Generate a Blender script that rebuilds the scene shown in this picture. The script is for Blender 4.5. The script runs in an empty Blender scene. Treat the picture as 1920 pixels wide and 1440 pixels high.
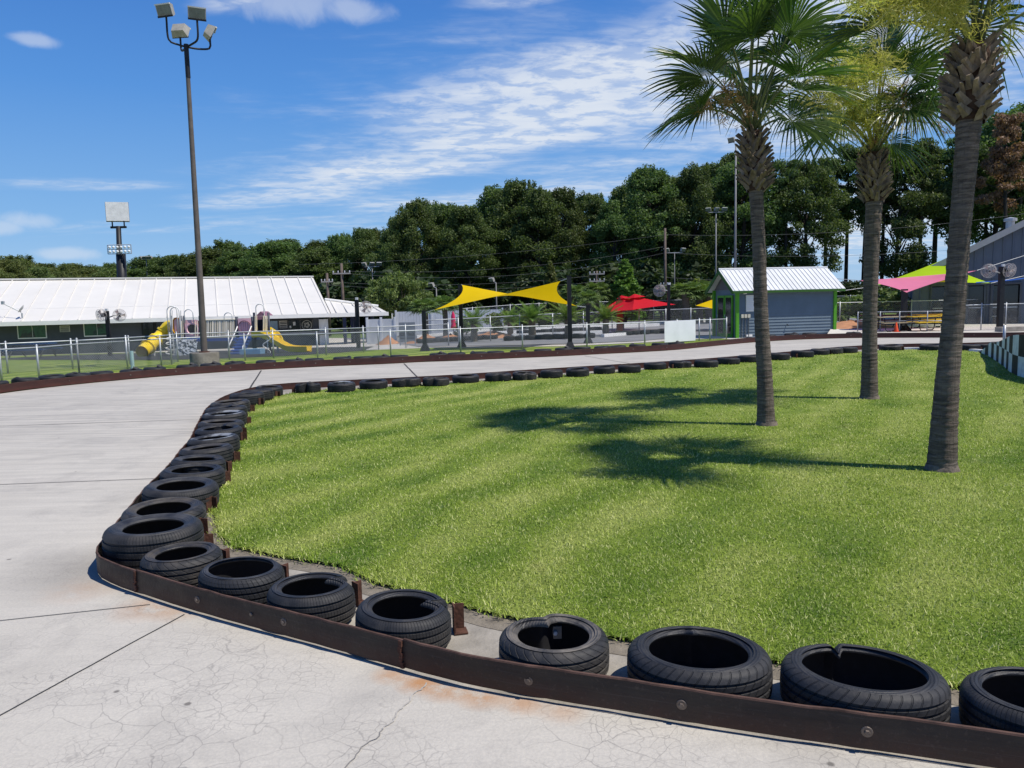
import bpy, bmesh, math, random
import numpy as np
from mathutils import Vector, Matrix
from math import sin, cos, pi, radians, hypot, atan2, sqrt
random.seed(7)
RNG = np.random.default_rng(11)
S = bpy.context.scene
COL = S.collection

# ------------------------------------------------------------------ camera and ground survey
F = 1442.0
PITCH, ROLL, EYE = radians(5.94), 0.024, 1.9
cf = Vector((0, cos(PITCH), -sin(PITCH)))
_r0 = Vector((1, 0, 0)); _u0 = Vector((0, sin(PITCH), cos(PITCH)))
cr = cos(ROLL) * _r0 - sin(ROLL) * _u0
cu = sin(ROLL) * _r0 + cos(ROLL) * _u0

def ss(a, b, x):
    t = min(1.0, max(0.0, (x - a) / (b - a)))
    return t * t * (3 - 2 * t)

def T(x, y):                       # height of the terrain: level, falling away gently to the far left
    return -0.7 * ss(27, 56, y) * ss(4, -14, x)

def ray(px, py):
    d = cf * F + cr * (px - 960) - cu * (py - 720)
    return d / d.y

def A(px, py, y):                  # surveyed point at distance y
    p = ray(px, py) * y
    return Vector((p.x, p.y, p.z + EYE))

def G(px, py, h=0.0):              # surveyed point on the terrain
    d = ray(px, py); t = 1.0
    while t < 400 and EYE + d.z * t > T(d.x * t, t) + h:
        t += 0.25 if t < 100 else 2
    lo, hi = t - 2, t
    for _ in range(40):
        m = (lo + hi) / 2
        if EYE + d.z * m <= T(d.x * m, m) + h: hi = m
        else: lo = m
    return Vector((d.x * hi, hi, EYE + d.z * hi))

# ------------------------------------------------------------------ material helpers
MATS = {}
class N:
    def __init__(s, name):
        s.m = bpy.data.materials.new(name); s.m.use_nodes = True
        s.t = s.m.node_tree; s.t.nodes.clear()
        s.out = s.t.nodes.new('ShaderNodeOutputMaterial')
        s._oc = s._gp = None
    def n(s, typ, **kw):
        nd = s.t.nodes.new('ShaderNode' + typ)
        for k, v in kw.items():
            if k.startswith('i_'):
                k = k[2:]; k = int(k) if k.isdigit() else k.replace('_', ' ')
                if hasattr(v, 'is_linked') or hasattr(v, 'links'): s.t.links.new(v, nd.inputs[k])
                else: nd.inputs[k].default_value = v
            else: setattr(nd, k, v)
        return nd
    def link(s, a, b): s.t.links.new(a, b)
    def obj(s):
        if not s._oc: s._oc = s.n('TexCoord').outputs['Object']
        return s._oc
    def pos(s):
        if not s._gp: s._gp = s.n('NewGeometry').outputs['Position']
        return s._gp
    def noise(s, vec, scale, detail=4, rough=.55, dist=0):
        return s.n('TexNoise', i_Vector=vec, i_Scale=scale, i_Detail=detail, i_Roughness=rough, i_Distortion=dist).outputs['Fac']
    def ramp(s, fac, stops):
        r = s.n('ValToRGB', i_Fac=fac); e = r.color_ramp.elements
        while len(e) < len(stops): e.new(.5)
        for q, (p, c) in zip(e, stops):
            q.position = p
            q.color = (c, c, c, 1) if isinstance(c, (int, float)) else (*c, 1)
        return r.outputs['Color']
    def mix(s, fac, a, b, mode='MIX'):
        m = s.n('Mix', data_type='RGBA', blend_type=mode)
        for sock, v in ((m.inputs[0], fac), (m.inputs[6], a), (m.inputs[7], b)):
            if hasattr(v, 'links'): s.link(v, sock)
            elif isinstance(v, (tuple, list)): sock.default_value = (*v[:3], 1)
            elif sock == m.inputs[0]: sock.default_value = v
            else: sock.default_value = (v, v, v, 1)
        return m.outputs[2]
    def math(s, op, a, b=None, c=None):
        m = s.n('Math', operation=op)
        for i, v in enumerate((a, b, c)):
            if v is None: continue
            if hasattr(v, 'links'): s.link(v, m.inputs[i])
            else: m.inputs[i].default_value = v
        return m.outputs[0]
    def bsdf(s, col, rough=.7, metal=0, spec=.3, bump=None, bdist=.01, bstr=1.0):
        b = s.n('BsdfPrincipled')
        for k, v in (('Base Color', col), ('Roughness', rough), ('Metallic', metal), ('Specular IOR Level', spec)):
            if hasattr(v, 'links'): s.link(v, b.inputs[k])
            elif isinstance(v, tuple): b.inputs[k].default_value = (*v[:3], 1)
            else: b.inputs[k].default_value = v
        if bump is not None:
            bp = s.n('Bump', i_Strength=bstr, i_Distance=bdist, i_Height=bump)
            s.link(bp.outputs[0], b.inputs['Normal'])
        return b.outputs[0]
    def done(s, sh):
        s.link(sh, s.out.inputs['Surface']); MATS[s.m.name] = s.m
        return s.m

def mat(name, col, rough=.7, var=.25, scale=3., metal=0, spec=.3, bump=0, bscale=40, col2=None, objvar=0, stretch=None):
    if name in MATS: return MATS[name]
    q = N(name); v = q.obj()
    if stretch:
        v = q.n('Mapping', i_Vector=v, i_Scale=stretch).outputs[0]
    f = q.noise(v, scale, 6, .65)
    lo = tuple(c * (1 - var) for c in col); hi = tuple(min(1, c * (1 + var)) for c in (col2 or col))
    c = q.ramp(f, [(.3, lo), (.7, hi)])
    if objvar:
        r = q.n('ObjectInfo').outputs['Random']
        h = q.n('HueSaturation', i_Color=c, i_Value=q.math('MULTIPLY_ADD', r, objvar, 1 - objvar / 2))
        c = h.outputs[0]
    b = q.noise(v, bscale, 5, .6) if bump else None
    return q.done(q.bsdf(c, rough, metal, spec, b, bump or .01))

def leafmat(name, lo, hi, trans=.35, objvar=.35, scale=.5, rough=.55):
    q = N(name); v = q.obj()
    f = q.noise(v, scale, 3)
    isl = q.n('NewGeometry').outputs['Random Per Island']
    f = q.math('ADD', q.math('MULTIPLY', f, .6), q.math('MULTIPLY', isl, .4))
    c = q.ramp(f, [(.25, lo), (.75, hi)])
    r = q.n('ObjectInfo').outputs['Random']
    c = q.n('HueSaturation', i_Color=c, i_Hue=q.math('MULTIPLY_ADD', r, .04, .48), i_Value=q.math('MULTIPLY_ADD', r, objvar, 1 - objvar / 2)).outputs[0]
    d = q.bsdf(c, rough, 0, .25)
    t = q.n('BsdfTranslucent', i_Color=q.mix(1, c, (.9, 1.0, .45), 'MULTIPLY')).outputs[0]
    m = q.n('MixShader', i_Fac=trans)
    q.link(d, m.inputs[1]); q.link(t, m.inputs[2])
    return q.done(m.outputs[0])

# ------------------------------------------------------------------ object helpers
def ordn(k):
    w = ['first', 'second', 'third', 'fourth', 'fifth', 'sixth', 'seventh', 'eighth', 'ninth', 'tenth', 'eleventh', 'twelfth',
         'thirteenth', 'fourteenth', 'fifteenth', 'sixteenth', 'seventeenth', 'eighteenth', 'nineteenth', 'twentieth']
    if k < 20: return w[k]
    t = {2: 'twenty', 3: 'thirty', 4: 'forty', 5: 'fifty'}[(k + 1) // 10]
    return t + '-' + w[(k + 1) % 10 - 1] if (k + 1) % 10 else t[:-1] + 'ieth'

def tag(o, label=None, cat=None, group=None, kind=None):
    if label: o['label'] = label
    if cat: o['category'] = cat
    if group: o['group'] = group
    if kind: o['kind'] = kind
    return o

def thing(name, loc, label, cat, group=None, rz=0):
    o = bpy.data.objects.new(name, None); COL.objects.link(o)
    o.location = loc; o.rotation_euler.z = rz; o.empty_display_size = .2
    return tag(o, label, cat, group)

def worldloc(o):
    l = Vector((0, 0, 0))
    while o: l = l + o.location; o = o.parent
    return l

class MB:
    def __init__(s): s.v = []; s.f = []; s.mi = []; s.cur = 0
    def add(s, vs, fs):
        b = len(s.v); s.v += [tuple(p) for p in vs]
        s.f += [tuple(b + i for i in f) for f in fs]; s.mi += [s.cur] * len(fs)
        return s
    def box(s, c, size, rz=0, M=None):
        x, y, z = (a / 2 for a in size); co, si = cos(rz), sin(rz); vs = []
        for a, b, d in ((-x, -y, -z), (x, -y, -z), (x, y, -z), (-x, y, -z), (-x, -y, z), (x, -y, z), (x, y, z), (-x, y, z)):
            p = Vector((a * co - b * si, a * si + b * co, d))
            if M: p = M @ Vector((a, b, d))
            vs.append(p + Vector(c))
        return s.add(vs, [(0, 3, 2, 1), (4, 5, 6, 7), (0, 1, 5, 4), (1, 2, 6, 5), (2, 3, 7, 6), (3, 0, 4, 7)])
    def tube(s, pts, r, n=8, cap=True, closed=False):
        pts = [Vector(p) for p in pts]; k = len(pts)
        rs = r if isinstance(r, (list, tuple)) else [r] * k
        vs = []; up0 = None
        for i, p in enumerate(pts):
            if closed: t = pts[(i + 1) % k] - pts[i - 1]
            else: t = pts[min(i + 1, k - 1)] - pts[max(i - 1, 0)]
            t.normalize()
            a = up0 if up0 is not None else (Vector((0, 0, 1)) if abs(t.z) < .9 else Vector((1, 0, 0)))
            u = a - t * a.dot(t)
            if u.length < 1e-4: u = t.orthogonal()
            u.normalize(); w = t.cross(u); up0 = u
            for j in range(n):
                an = 2 * pi * j / n
                vs.append(p + (u * cos(an) + w * sin(an)) * rs[i])
        fs = []
        for i in range(k if closed else k - 1):
            i2 = (i + 1) % k
            for j in range(n):
                j2 = (j + 1) % n
                fs.append((i * n + j, i * n + j2, i2 * n + j2, i2 * n + j))
        if cap and not closed:
            fs.append(tuple(range(n - 1, -1, -1))); fs.append(tuple((k - 1) * n + j for j in range(n)))
        return s.add(vs, fs)
    def lathe(s, prof, n=24, c=(0, 0, 0), closed=False, M=None):
        vs = []; k = len(prof)
        for i in range(n):
            a = 2 * pi * i / n
            for r, z in prof:
                p = Vector((r * cos(a), r * sin(a), z))
                if M: p = M @ p
                vs.append(p + Vector(c))
        fs = []
        for i in range(n):
            i2 = (i + 1) % n
            for j in range(k if closed else k - 1):
                j2 = (j + 1) % k
                fs.append((i * k + j, i2 * k + j, i2 * k + j2, i * k + j2))
        return s.add(vs, fs)
    def prism(s, poly, z0, z1):
        n = len(poly)
        return s.add([(x, y, z0) for x, y in poly] + [(x, y, z1) for x, y in poly],
                     [tuple(range(n - 1, -1, -1)), tuple(range(n, 2 * n))] + [(i, (i + 1) % n, n + (i + 1) % n, n + i) for i in range(n)])
    def slab(s, quad, th):          # a quad given by four corners, thickened downwards along its normal
        q = [Vector(p) for p in quad]; nn = (q[1] - q[0]).cross(q[3] - q[0]).normalized()
        if nn.z < 0: nn = -nn
        lo = [p - nn * th for p in q]
        return s.add(q + lo, [(0, 1, 2, 3), (7, 6, 5, 4), (0, 4, 5, 1), (1, 5, 6, 2), (2, 6, 7, 3), (3, 7, 4, 0)])
    def mesh(s, name, org=(0, 0, 0)):
        me = bpy.data.meshes.new(name); o = Vector(org)
        me.from_pydata([tuple(Vector(p) - o) for p in s.v], [], s.f)
        return me
    def build(s, name, m, parent=None, smooth=False, org=None, angle=None):
        if parent is not None: o0 = worldloc(parent)
        else: o0 = Vector(org) if org is not None else Vector((0, 0, 0))
        me = s.mesh(name, o0)
        ms = m if isinstance(m, (list, tuple)) else [m]
        for x in ms: me.materials.append(x)
        if len(ms) > 1: me.polygons.foreach_set('material_index', s.mi)
        bm = bmesh.new(); bm.from_mesh(me); bmesh.ops.recalc_face_normals(bm, faces=bm.faces); bm.to_mesh(me); bm.free()
        if smooth:
            if angle: me.shade_smooth(); me.set_sharp_from_angle(angle=angle)
            else: me.shade_smooth()
        o = bpy.data.objects.new(name, me); COL.objects.link(o)
        if parent is not None: o.parent = parent
        elif org is not None: o.location = o0
        return o

def copytree(o, parent=None):
    c = o.copy(); COL.objects.link(c); c.parent = parent
    for ch in o.children: copytree(ch, c)
    return c

def npmesh(name, V, Fq, m, nper=4):
    me = bpy.data.meshes.new(name)
    V = np.asarray(V, np.float32); Fq = np.asarray(Fq, np.int32)
    me.vertices.add(len(V)); me.vertices.foreach_set('co', V.ravel())
    me.loops.add(Fq.size); me.loops.foreach_set('vertex_index', Fq.ravel())
    me.polygons.add(len(Fq)); me.polygons.foreach_set('loop_start', np.arange(0, Fq.size, nper, dtype=np.int32))
    me.update(calc_edges=True); me.materials.append(m)
    return me

def catmull(P, step=.3, closed=False):
    P = [np.array(p, float) for p in P]; out = []
    n = len(P)
    for i in range(n - 1):
        p0 = P[max(i - 1, 0)]; p1 = P[i]; p2 = P[i + 1]; p3 = P[min(i + 2, n - 1)]
        k = max(1, int(np.linalg.norm(p2 - p1) / step))
        for j in range(k):
            t = j / k
            out.append(.5 * ((2 * p1) + (-p0 + p2) * t + (2 * p0 - 5 * p1 + 4 * p2 - p3) * t * t + (-p0 + 3 * p1 - 3 * p2 + p3) * t ** 3))
    out.append(P[-1]); return out

def inpoly(P, poly):
    x = P[:, 0]; y = P[:, 1]; ins = np.zeros(len(P), bool); n = len(poly); j = n - 1
    for i in range(n):
        xi, yi = poly[i][:2]; xj, yj = poly[j][:2]
        c = ((yi > y) != (yj > y)) & (x < (xj - xi) * (y - yi) / ((yj - yi) if yj != yi else 1e-9) + xi)
        ins ^= c; j = i
    return ins

def sheet(name, poly, dz, m, cut=(), kind='structure', label=None, cat=None):
    """a ground sheet that follows the terrain"""
    bm = bmesh.new()
    vs = [bm.verts.new((p[0], p[1], 0)) for p in poly]
    es = [bm.edges.new((vs[i], vs[(i + 1) % len(vs)])) for i in range(len(vs))]
    bmesh.ops.triangle_fill(bm, use_beauty=True, edges=es)
    xs = [p[0] for p in poly]; ys = [p[1] for p in poly]
    for ax, a, b, st in (('x', max(min(xs), -40), min(max(xs), 8), 1.5), ('y', max(min(ys), 26), min(max(ys), 58), 1.5)):
        k = math.ceil(a / st) * st
        while k < b:
            bmesh.ops.bisect_plane(bm, geom=bm.verts[:] + bm.edges[:] + bm.faces[:], plane_co=(k if ax == 'x' else 0, k if ax == 'y' else 0, 0),
                                   plane_no=(1, 0, 0) if ax == 'x' else (0, 1, 0))
            k += st
    for v in bm.verts: v.co.z = T(v.co.x, v.co.y) + dz
    bmesh.ops.recalc_face_normals(bm, faces=bm.faces)
    for f in bm.faces:
        if f.normal.z < 0: f.normal_flip()
    me = bpy.data.meshes.new(name); bm.to_mesh(me); bm.free(); me.materials.append(m)
    o = bpy.data.objects.new(name, me); COL.objects.link(o)
    return tag(o, label, cat, None, kind)

# ------------------------------------------------------------------ world, sun, camera
SUN = Vector((.94 * .5, -.34 * .5, .866)).normalized()
def make_world():
    w = bpy.data.worlds.new('World'); S.world = w; w.use_nodes = True
    t = w.node_tree; t.nodes.clear()
    def n(typ, **kw):
        nd = t.nodes.new('ShaderNode' + typ)
        for k, v in kw.items():
            if k.startswith('i_'):
                k = k[2:]; k = int(k) if k.isdigit() else k.replace('_', ' ')
                if hasattr(v, 'links'): t.links.new(v, nd.inputs[k])
                else: nd.inputs[k].default_value = v
            else: setattr(nd, k, v)
        return nd
    def m(op, a, b=None, c=None, clamp=False):
        nd = n('Math', operation=op, use_clamp=clamp)
        for i, v in enumerate((a, b, c)):
            if v is None: continue
            if hasattr(v, 'links'): t.links.new(v, nd.inputs[i])
            else: nd.inputs[i].default_value = v
        return nd.outputs[0]
    def ramp(f, stops):
        r = n('ValToRGB', i_Fac=f); e = r.color_ramp.elements
        while len(e) < len(stops): e.new(.5)
        for q, (p, c) in zip(e, stops): q.position = p; q.color = (c, c, c, 1)
        return r.outputs['Color']
    sky = n('TexSky', sky_type='NISHITA', sun_disc=False, sun_elevation=math.asin(SUN.z), sun_rotation=atan2(SUN.x, SUN.y),
            altitude=0, air_density=1.0, dust_density=.25, ozone_density=2.2)
    d = n('TexCoord').outputs['Generated']
    sp = n('SeparateXYZ', i_Vector=d)
    gr = n('ValToRGB', i_Fac=sp.outputs[2]); e = gr.color_ramp.elements
    for _ in range(3): e.new(.5)
    for q, (p, c) in zip(e, ((0.0, (.40, .64, .94)), (.10, (.22, .49, .90)), (.25, (.088, .32, .82)), (.42, (.030, .175, .64)), (1.0, (.012, .08, .36)))): q.position = p; q.color = (*c, 1)
    g2 = n('VectorMath', operation='SCALE', i_0=gr.outputs[0], i_Scale=10.4)
    hs = n('Mix', data_type='RGBA'); hs.inputs[0].default_value = .8
    t.links.new(sky.outputs[0], hs.inputs[6]); t.links.new(g2.outputs[0], hs.inputs[7])
    z = m('ADD', m('MAXIMUM', sp.outputs[2], 0.0), .07)
    P = n('CombineXYZ', i_X=m('DIVIDE', sp.outputs[0], z), i_Y=m('DIVIDE', sp.outputs[1], z), i_Z=0.0).outputs[0]
    def noise(vec, sc, det, rough=.55, dist=0.0):
        return n('TexNoise', i_Vector=vec, i_Scale=sc, i_Detail=det, i_Roughness=rough, i_Distortion=dist).outputs['Fac']
    az = m('DIVIDE', sp.outputs[0], m('MAXIMUM', sp.outputs[1], .2)); el = m('DIVIDE', sp.outputs[2], m('MAXIMUM', sp.outputs[1], .2))
    mask = None
    # banks of high cloud: centre and half axes in degrees of arc (as tangents), tilt, strength
    for (cx, cy, ax, ay, an, val) in ((.16, .275, .42, .085, .13, .95), (-.10, .185, .40, .038, .16, .85), (.06, .135, .48, .028, .08, .62), (.42, .33, .34, .20, .1, 1.0), (.50, .10, .35, .07, .05, .8),
                                      (-.53, .165, .20, .014, -.05, .42), (-.33, .385, .085, .026, .1, .62), (.06, .385, .17, .022, .12, .5), (-.40, .115, .28, .016, .04, .40), (.02, .44, .3, .05, .0, .3), (.12, .24, .62, .20, .1, .46)):
        du = m('SUBTRACT', az, cx); dv = m('SUBTRACT', el, cy)
        a1 = m('DIVIDE', m('ADD', m('MULTIPLY', du, cos(an)), m('MULTIPLY', dv, sin(an))), ax); b1 = m('DIVIDE', m('SUBTRACT', m('MULTIPLY', dv, cos(an)), m('MULTIPLY', du, sin(an))), ay)
        ln = m('SQRT', m('ADD', m('MULTIPLY', a1, a1), m('MULTIPLY', b1, b1)))
        g = m('MULTIPLY', n('MapRange', i_Value=ln, i_1=1.35, i_2=.15, interpolation_type='SMOOTHSTEP').outputs[0], val)
        mask = g if mask is None else m('MAXIMUM', mask, g)
    rot = n('Mapping', i_Vector=P, i_Rotation=(0, 0, radians(24)), i_Scale=(.5, 1.3, 1)).outputs[0]
    big = noise(rot, 1.5, 6, .62, .5)
    cov = m('ADD', mask, m('MULTIPLY', m('SUBTRACT', big, .5), 1.5))
    cov = m('MULTIPLY', n('MapRange', i_Value=cov, i_1=.18, i_2=.95, interpolation_type='SMOOTHSTEP').outputs[0], n('MapRange', i_Value=mask, i_1=0.0, i_2=.3).outputs[0])
    rip = n('Mapping', i_Vector=P, i_Rotation=(0, 0, radians(-18)), i_Scale=(1.0, 1.35, 1)).outputs[0]
    fine = noise(rip, 7.0, 5, .62, .3)
    fine = n('MapRange', i_Value=fine, i_1=.38, i_2=.60, interpolation_type='SMOOTHSTEP').outputs[0]
    veil = m('MULTIPLY', cov, n('MapRange', i_Value=m('ADD', fine, m('MULTIPLY', cov, .35)), i_1=0.0, i_2=1.2, i_3=.32, i_4=1.0).outputs[0])
    veil = m('MULTIPLY', veil, .93)
    # a few small cumulus puffs low on the left and one at the top
    puffs = None
    for (qx, qy, wx, wy) in ((-905, -305, 70, 22), (-840, -245, 75, 16), (-420, -715, 150, 45), (-300, -700, 100, 30), (-900, -645, 45, 14), (-955, -295, 60, 20)):
        v = (cf * F + cr * qx - cu * (qy)).normalized() if False else (cf * F + cr * qx + cu * (-qy)).normalized()
        dd = n('VectorMath', operation='SUBTRACT', i_0=d, i_1=tuple(v)).outputs[0]
        ds = n('VectorMath', operation='MULTIPLY', i_0=dd, i_1=(F / wx, F / wx, F / wy)).outputs[0]
        ln = n('VectorMath', operation='LENGTH', i_0=ds).outputs['Value']
        g = n('MapRange', i_Value=ln, i_1=1.3, i_2=0.0, interpolation_type='SMOOTHSTEP').outputs[0]
        puffs = g if puffs is None else m('MAXIMUM', puffs, g)
    pn = noise(d, 26.0, 6, .6, .4)
    puffs = n('MapRange', i_Value=m('ADD', m('MULTIPLY', puffs, .75), m('MULTIPLY', pn, .8)), i_1=.62, i_2=1.15, interpolation_type='SMOOTHSTEP').outputs[0]
    cl = m('MAXIMUM', veil, m('MULTIPLY', puffs, .42))
    mx = n('Mix', data_type='RGBA'); t.links.new(cl, mx.inputs[0]); t.links.new(hs.outputs[2], mx.inputs[6])
    mx.inputs[7].default_value = (8.1, 8.7, 9.6, 1)
    bg = n('Background', i_Color=mx.outputs[2], i_Strength=.092)
    o = n('OutputWorld'); t.links.new(bg.outputs[0], o.inputs[0])
make_world()
sl = bpy.data.lights.new('sun', 'SUN'); sl.energy = 5.0; sl.angle = radians(.53); sl.color = (1, .945, .85)
so = bpy.data.objects.new('sun', sl); COL.objects.link(so); so.rotation_euler = SUN.to_track_quat('Z', 'Y').to_euler(); so.location = (20, -10, 40)
cd = bpy.data.cameras.new('camera'); co_ = bpy.data.objects.new('camera', cd); COL.objects.link(co_)
cd.sensor_width = 36; cd.lens = 36 * F / 1920; cd.clip_start = .05; cd.clip_end = 3000
Mx = Matrix((( cr.x, cu.x, -cf.x, 0), (cr.y, cu.y, -cf.y, 0), (cr.z, cu.z, -cf.z, EYE), (0, 0, 0, 1)))
co_.matrix_world = Mx; S.camera = co_
S.view_settings.view_transform = 'Standard'; S.view_settings.look = 'None'; S.view_settings.exposure = 0
S.cycles.max_bounces = 6; S.cycles.transparent_max_bounces = 12; S.cycles.use_denoising = True

# ------------------------------------------------------------------ ground materials
def concrete_track():
    q = N('track_concrete'); p = q.pos()
    big = q.noise(p, .35, 5, .6); mid = q.noise(p, 2.2, 6, .65); fin = q.noise(p, 60, 4, .6)
    st = q.n('Mapping', i_Vector=p, i_Rotation=(0, 0, radians(38)), i_Scale=(.18, 3.2, 1)).outputs[0]
    stn = q.noise(st, 2.2, 6, .7, .3)
    st2 = q.n('Mapping', i_Vector=p, i_Rotation=(0, 0, radians(-14)), i_Scale=(.12, 4.5, 1)).outputs[0]
    stn2 = q.noise(st2, 1.8, 6, .7, .25)
    c = q.ramp(big, [(.25, (.43, .402, .350)), (.75, (.555, .522, .458))])
    c = q.mix(q.ramp(mid, [(.35, .0), (.75, .5)]), c, (.56, .525, .462))
    c = q.mix(q.ramp(fin, [(.4, .25), (.62, .0)]), c, (.30, .29, .275))
    c = q.mix(q.ramp(q.noise(p, 1.1, 7, .72, .6), [(.50, 0.0), (.74, .55)]), c, (.27, .255, .235))
    sy = q.n('SeparateXYZ', i_Vector=p)
    far = q.n('MapRange', i_Value=sy.outputs[1], i_1=5.5, i_2=14.0).outputs[0]
    c = q.mix(q.math('MULTIPLY', q.ramp(stn, [(.42, 0.0), (.66, 1.0)]), q.math('MULTIPLY_ADD', far, .34, .10)), c, (.16, .157, .16))
    c = q.mix(q.math('MULTIPLY', q.ramp(stn2, [(.5, 0.0), (.7, 1.0)]), q.math('MULTIPLY', far, .40)), c, (.14, .138, .14))
    # crazed cracks, strongest near the lower right
    dv = q.n('VectorMath', operation='ADD', i_0=p, i_1=q.n('VectorMath', operation='SCALE', i_0=q.n('TexNoise', i_Vector=p, i_Scale=4.0, i_Detail=3.0).outputs['Color'], i_Scale=.16).outputs[0]).outputs[0]
    for sc, wd, lo, hi, amt in ((5.5, .022, .42, .60, .62), (15., .05, .44, .60, .5)):
        vo = q.n('TexVoronoi', feature='DISTANCE_TO_EDGE', i_Vector=dv, i_Scale=sc).outputs['Distance']
        cr_ = q.ramp(vo, [(0.0, 1.0), (wd, 0.0)])
        msk = q.ramp(q.noise(p, .9 if sc < 10 else 1.7, 3), [(lo, 0.0), (hi, 1.0)])
        near = q.n('MapRange', i_Value=sy.outputs[1], i_1=3.0, i_2=6.5, i_3=1.0, i_4=.12).outputs[0]
        c = q.mix(q.math('MULTIPLY', q.math('MULTIPLY', cr_, msk), q.math('MULTIPLY', near, amt)), c, (.155, .145, .14))
    # rust that has run off the rail
    for (x, y, r, a) in ((-.50, 3.73, .15, .9), (-.36, 3.66, .16, .8), (-.18, 3.58, .16, .75), (.02, 3.50, .15, .6), (.2, 3.42, .14, .4), (-.66, 3.82, .13, .6), (-2.38, 4.82, .28, .5), (-2.15, 4.72, .2, .35), (-3.0, 5.2, .35, .3)):
        ds = q.n('VectorMath', operation='DISTANCE', i_0=p, i_1=(x, y, 0)).outputs['Value']
        mm = q.math('MULTIPLY', q.n('MapRange', i_Value=ds, i_1=r, i_2=.02).outputs[0], q.ramp(q.noise(p, 7, 5, .7), [(.30, 0.0), (.52, a)]))
        c = q.mix(mm, c, (.40, .20, .085))
    # the rounded bend outside the sharp corner is rubbed dark
    ds = q.n('VectorMath', operation='DISTANCE', i_0=p, i_1=(-3.25, 5.6, 0)).outputs['Value']
    c = q.mix(q.math('MULTIPLY', q.n('MapRange', i_Value=ds, i_1=.75, i_2=.1).outputs[0], .45), c, (.12, .11, .10))
    # small chips and spots
    vs = q.n('TexVoronoi', i_Vector=p, i_Scale=2.1, i_Randomness=1.0).outputs['Distance']
    c = q.mix(q.ramp(vs, [(.0, .8), (.028, .8), (.045, 0.0)]), c, (.12, .11, .10))
    b = q.math('ADD', q.math('MULTIPLY', fin, .6), q.math('MULTIPLY', mid, 1.2))
    return q.done(q.bsdf(c, .82, 0, .25, b, .004))

def stripes(q, p):
    sx = q.n('SeparateXYZ', i_Vector=p)
    w = q.noise(p, .13, 2)
    s = q.math('ADD', q.math('MULTIPLY', sx.outputs[0], .84), q.math('MULTIPLY', sx.outputs[1], -.54))
    s = q.math('ADD', s, q.math('MULTIPLY', w, 3.5))
    lf = q.n('MapRange', i_Value=sx.outputs[0], i_1=4.0, i_2=-2.5, i_3=.8, i_4=1.7).outputs[0]
    return q.math('MULTIPLY', q.math('MULTIPLY', lf, q.math('SINE', q.math('MULTIPLY', s, 5.4))), q.ramp(q.noise(p, .22, 3), [(.36, .25), (.6, 1.5)]))

def grasscolor(q, p, val=1.0):
    big = q.noise(p, .42, 4, .6, .4); mid = q.noise(p, 2.6, 5, .65)
    f = q.math('ADD', q.math('MULTIPLY', big, .6), q.math('MULTIPLY', mid, .4))
    f = q.math('ADD', f, q.math('MULTIPLY', stripes(q, p), .085))
    f = q.math('SUBTRACT', f, q.ramp(q.noise(p, .55, 4, .6, 1.0), [(.52, 0.0), (.72, .14)]))
    return q.ramp(f, [(.26, tuple(c * val for c in (.155, .26, .026))), (.48, tuple(c * val for c in (.305, .408, .055))), (.72, tuple(c * val for c in (.505, .562, .145)))])

def straw(q, p, c):
    return q.mix(q.math('MULTIPLY', q.ramp(q.noise(p, 1.5, 5, .7, .5), [(.60, 0.0), (.74, .5)]), q.ramp(q.noise(p, .3, 2), [(.42, 0.0), (.6, 1.0)])), c, (.50, .45, .20))
def grass_ground():
    q = N('mown_grass'); p = q.pos()
    c = straw(q, p, grasscolor(q, p, .82))
    f = q.noise(p, 38, 5, .75)
    f2 = q.noise(q.n('Mapping', i_Vector=p, i_Scale=(1, .45, 1)).outputs[0], 14, 5, .75)
    c = q.mix(q.ramp(f, [(.36, .75), (.6, 0.0)]), c, (.035, .075, .012))
    c = q.mix(q.ramp(f2, [(.55, 0.0), (.78, .4)]), c, (.36, .40, .15))
    return q.done(q.bsdf(c, .75, 0, .15, f, .05, .8))

def blade_mat():
    q = N('grass_blade'); p = q.pos()
    c = straw(q, p, grasscolor(q, p, 1.12))
    isl = q.n('NewGeometry').outputs['Random Per Island']
    c = q.mix(q.ramp(isl, [(.0, .8), (.5, 0.0)]), c, (.045, .10, .010))
    c = q.mix(q.ramp(isl, [(.70, 0.0), (1.0, .85)]), c, (.82, .80, .40))
    d = q.bsdf(c, .65, 0, .12)
    t = q.n('BsdfTranslucent', i_Color=c).outputs[0]
    m = q.n('MixShader', i_Fac=.35); q.link(d, m.inputs[1]); q.link(t, m.inputs[2])
    return q.done(m.outputs[0])

M_track = concrete_track(); M_grass = grass_ground(); M_blade = blade_mat()
M_pave = mat('pavement_concrete', (.50, .47, .42), .85, .14, .5, bump=.004, bscale=30)
M_asph = mat('old_asphalt', (.20, .20, .205), .9, .2, .5, bump=.004, bscale=40)
M_mulch = mat('dark_mulch', (.035, .036, .04), .95, .5, 6, bump=.03, bscale=25)
M_field = mat('field_grass', (.115, .17, .04), .9, .3, .25, bump=.03, bscale=12)
M_dirt = mat('edge_dirt', (.19, .165, .13), .95, .35, 6, bump=.012, bscale=40)
M_apron = mat('weathered_apron', (.30, .275, .235), .92, .32, 2.5, bump=.008, bscale=30)
M_sand = mat('orange_sand', (.42, .21, .11), .95, .25, 1.5, bump=.03, bscale=14)

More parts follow.
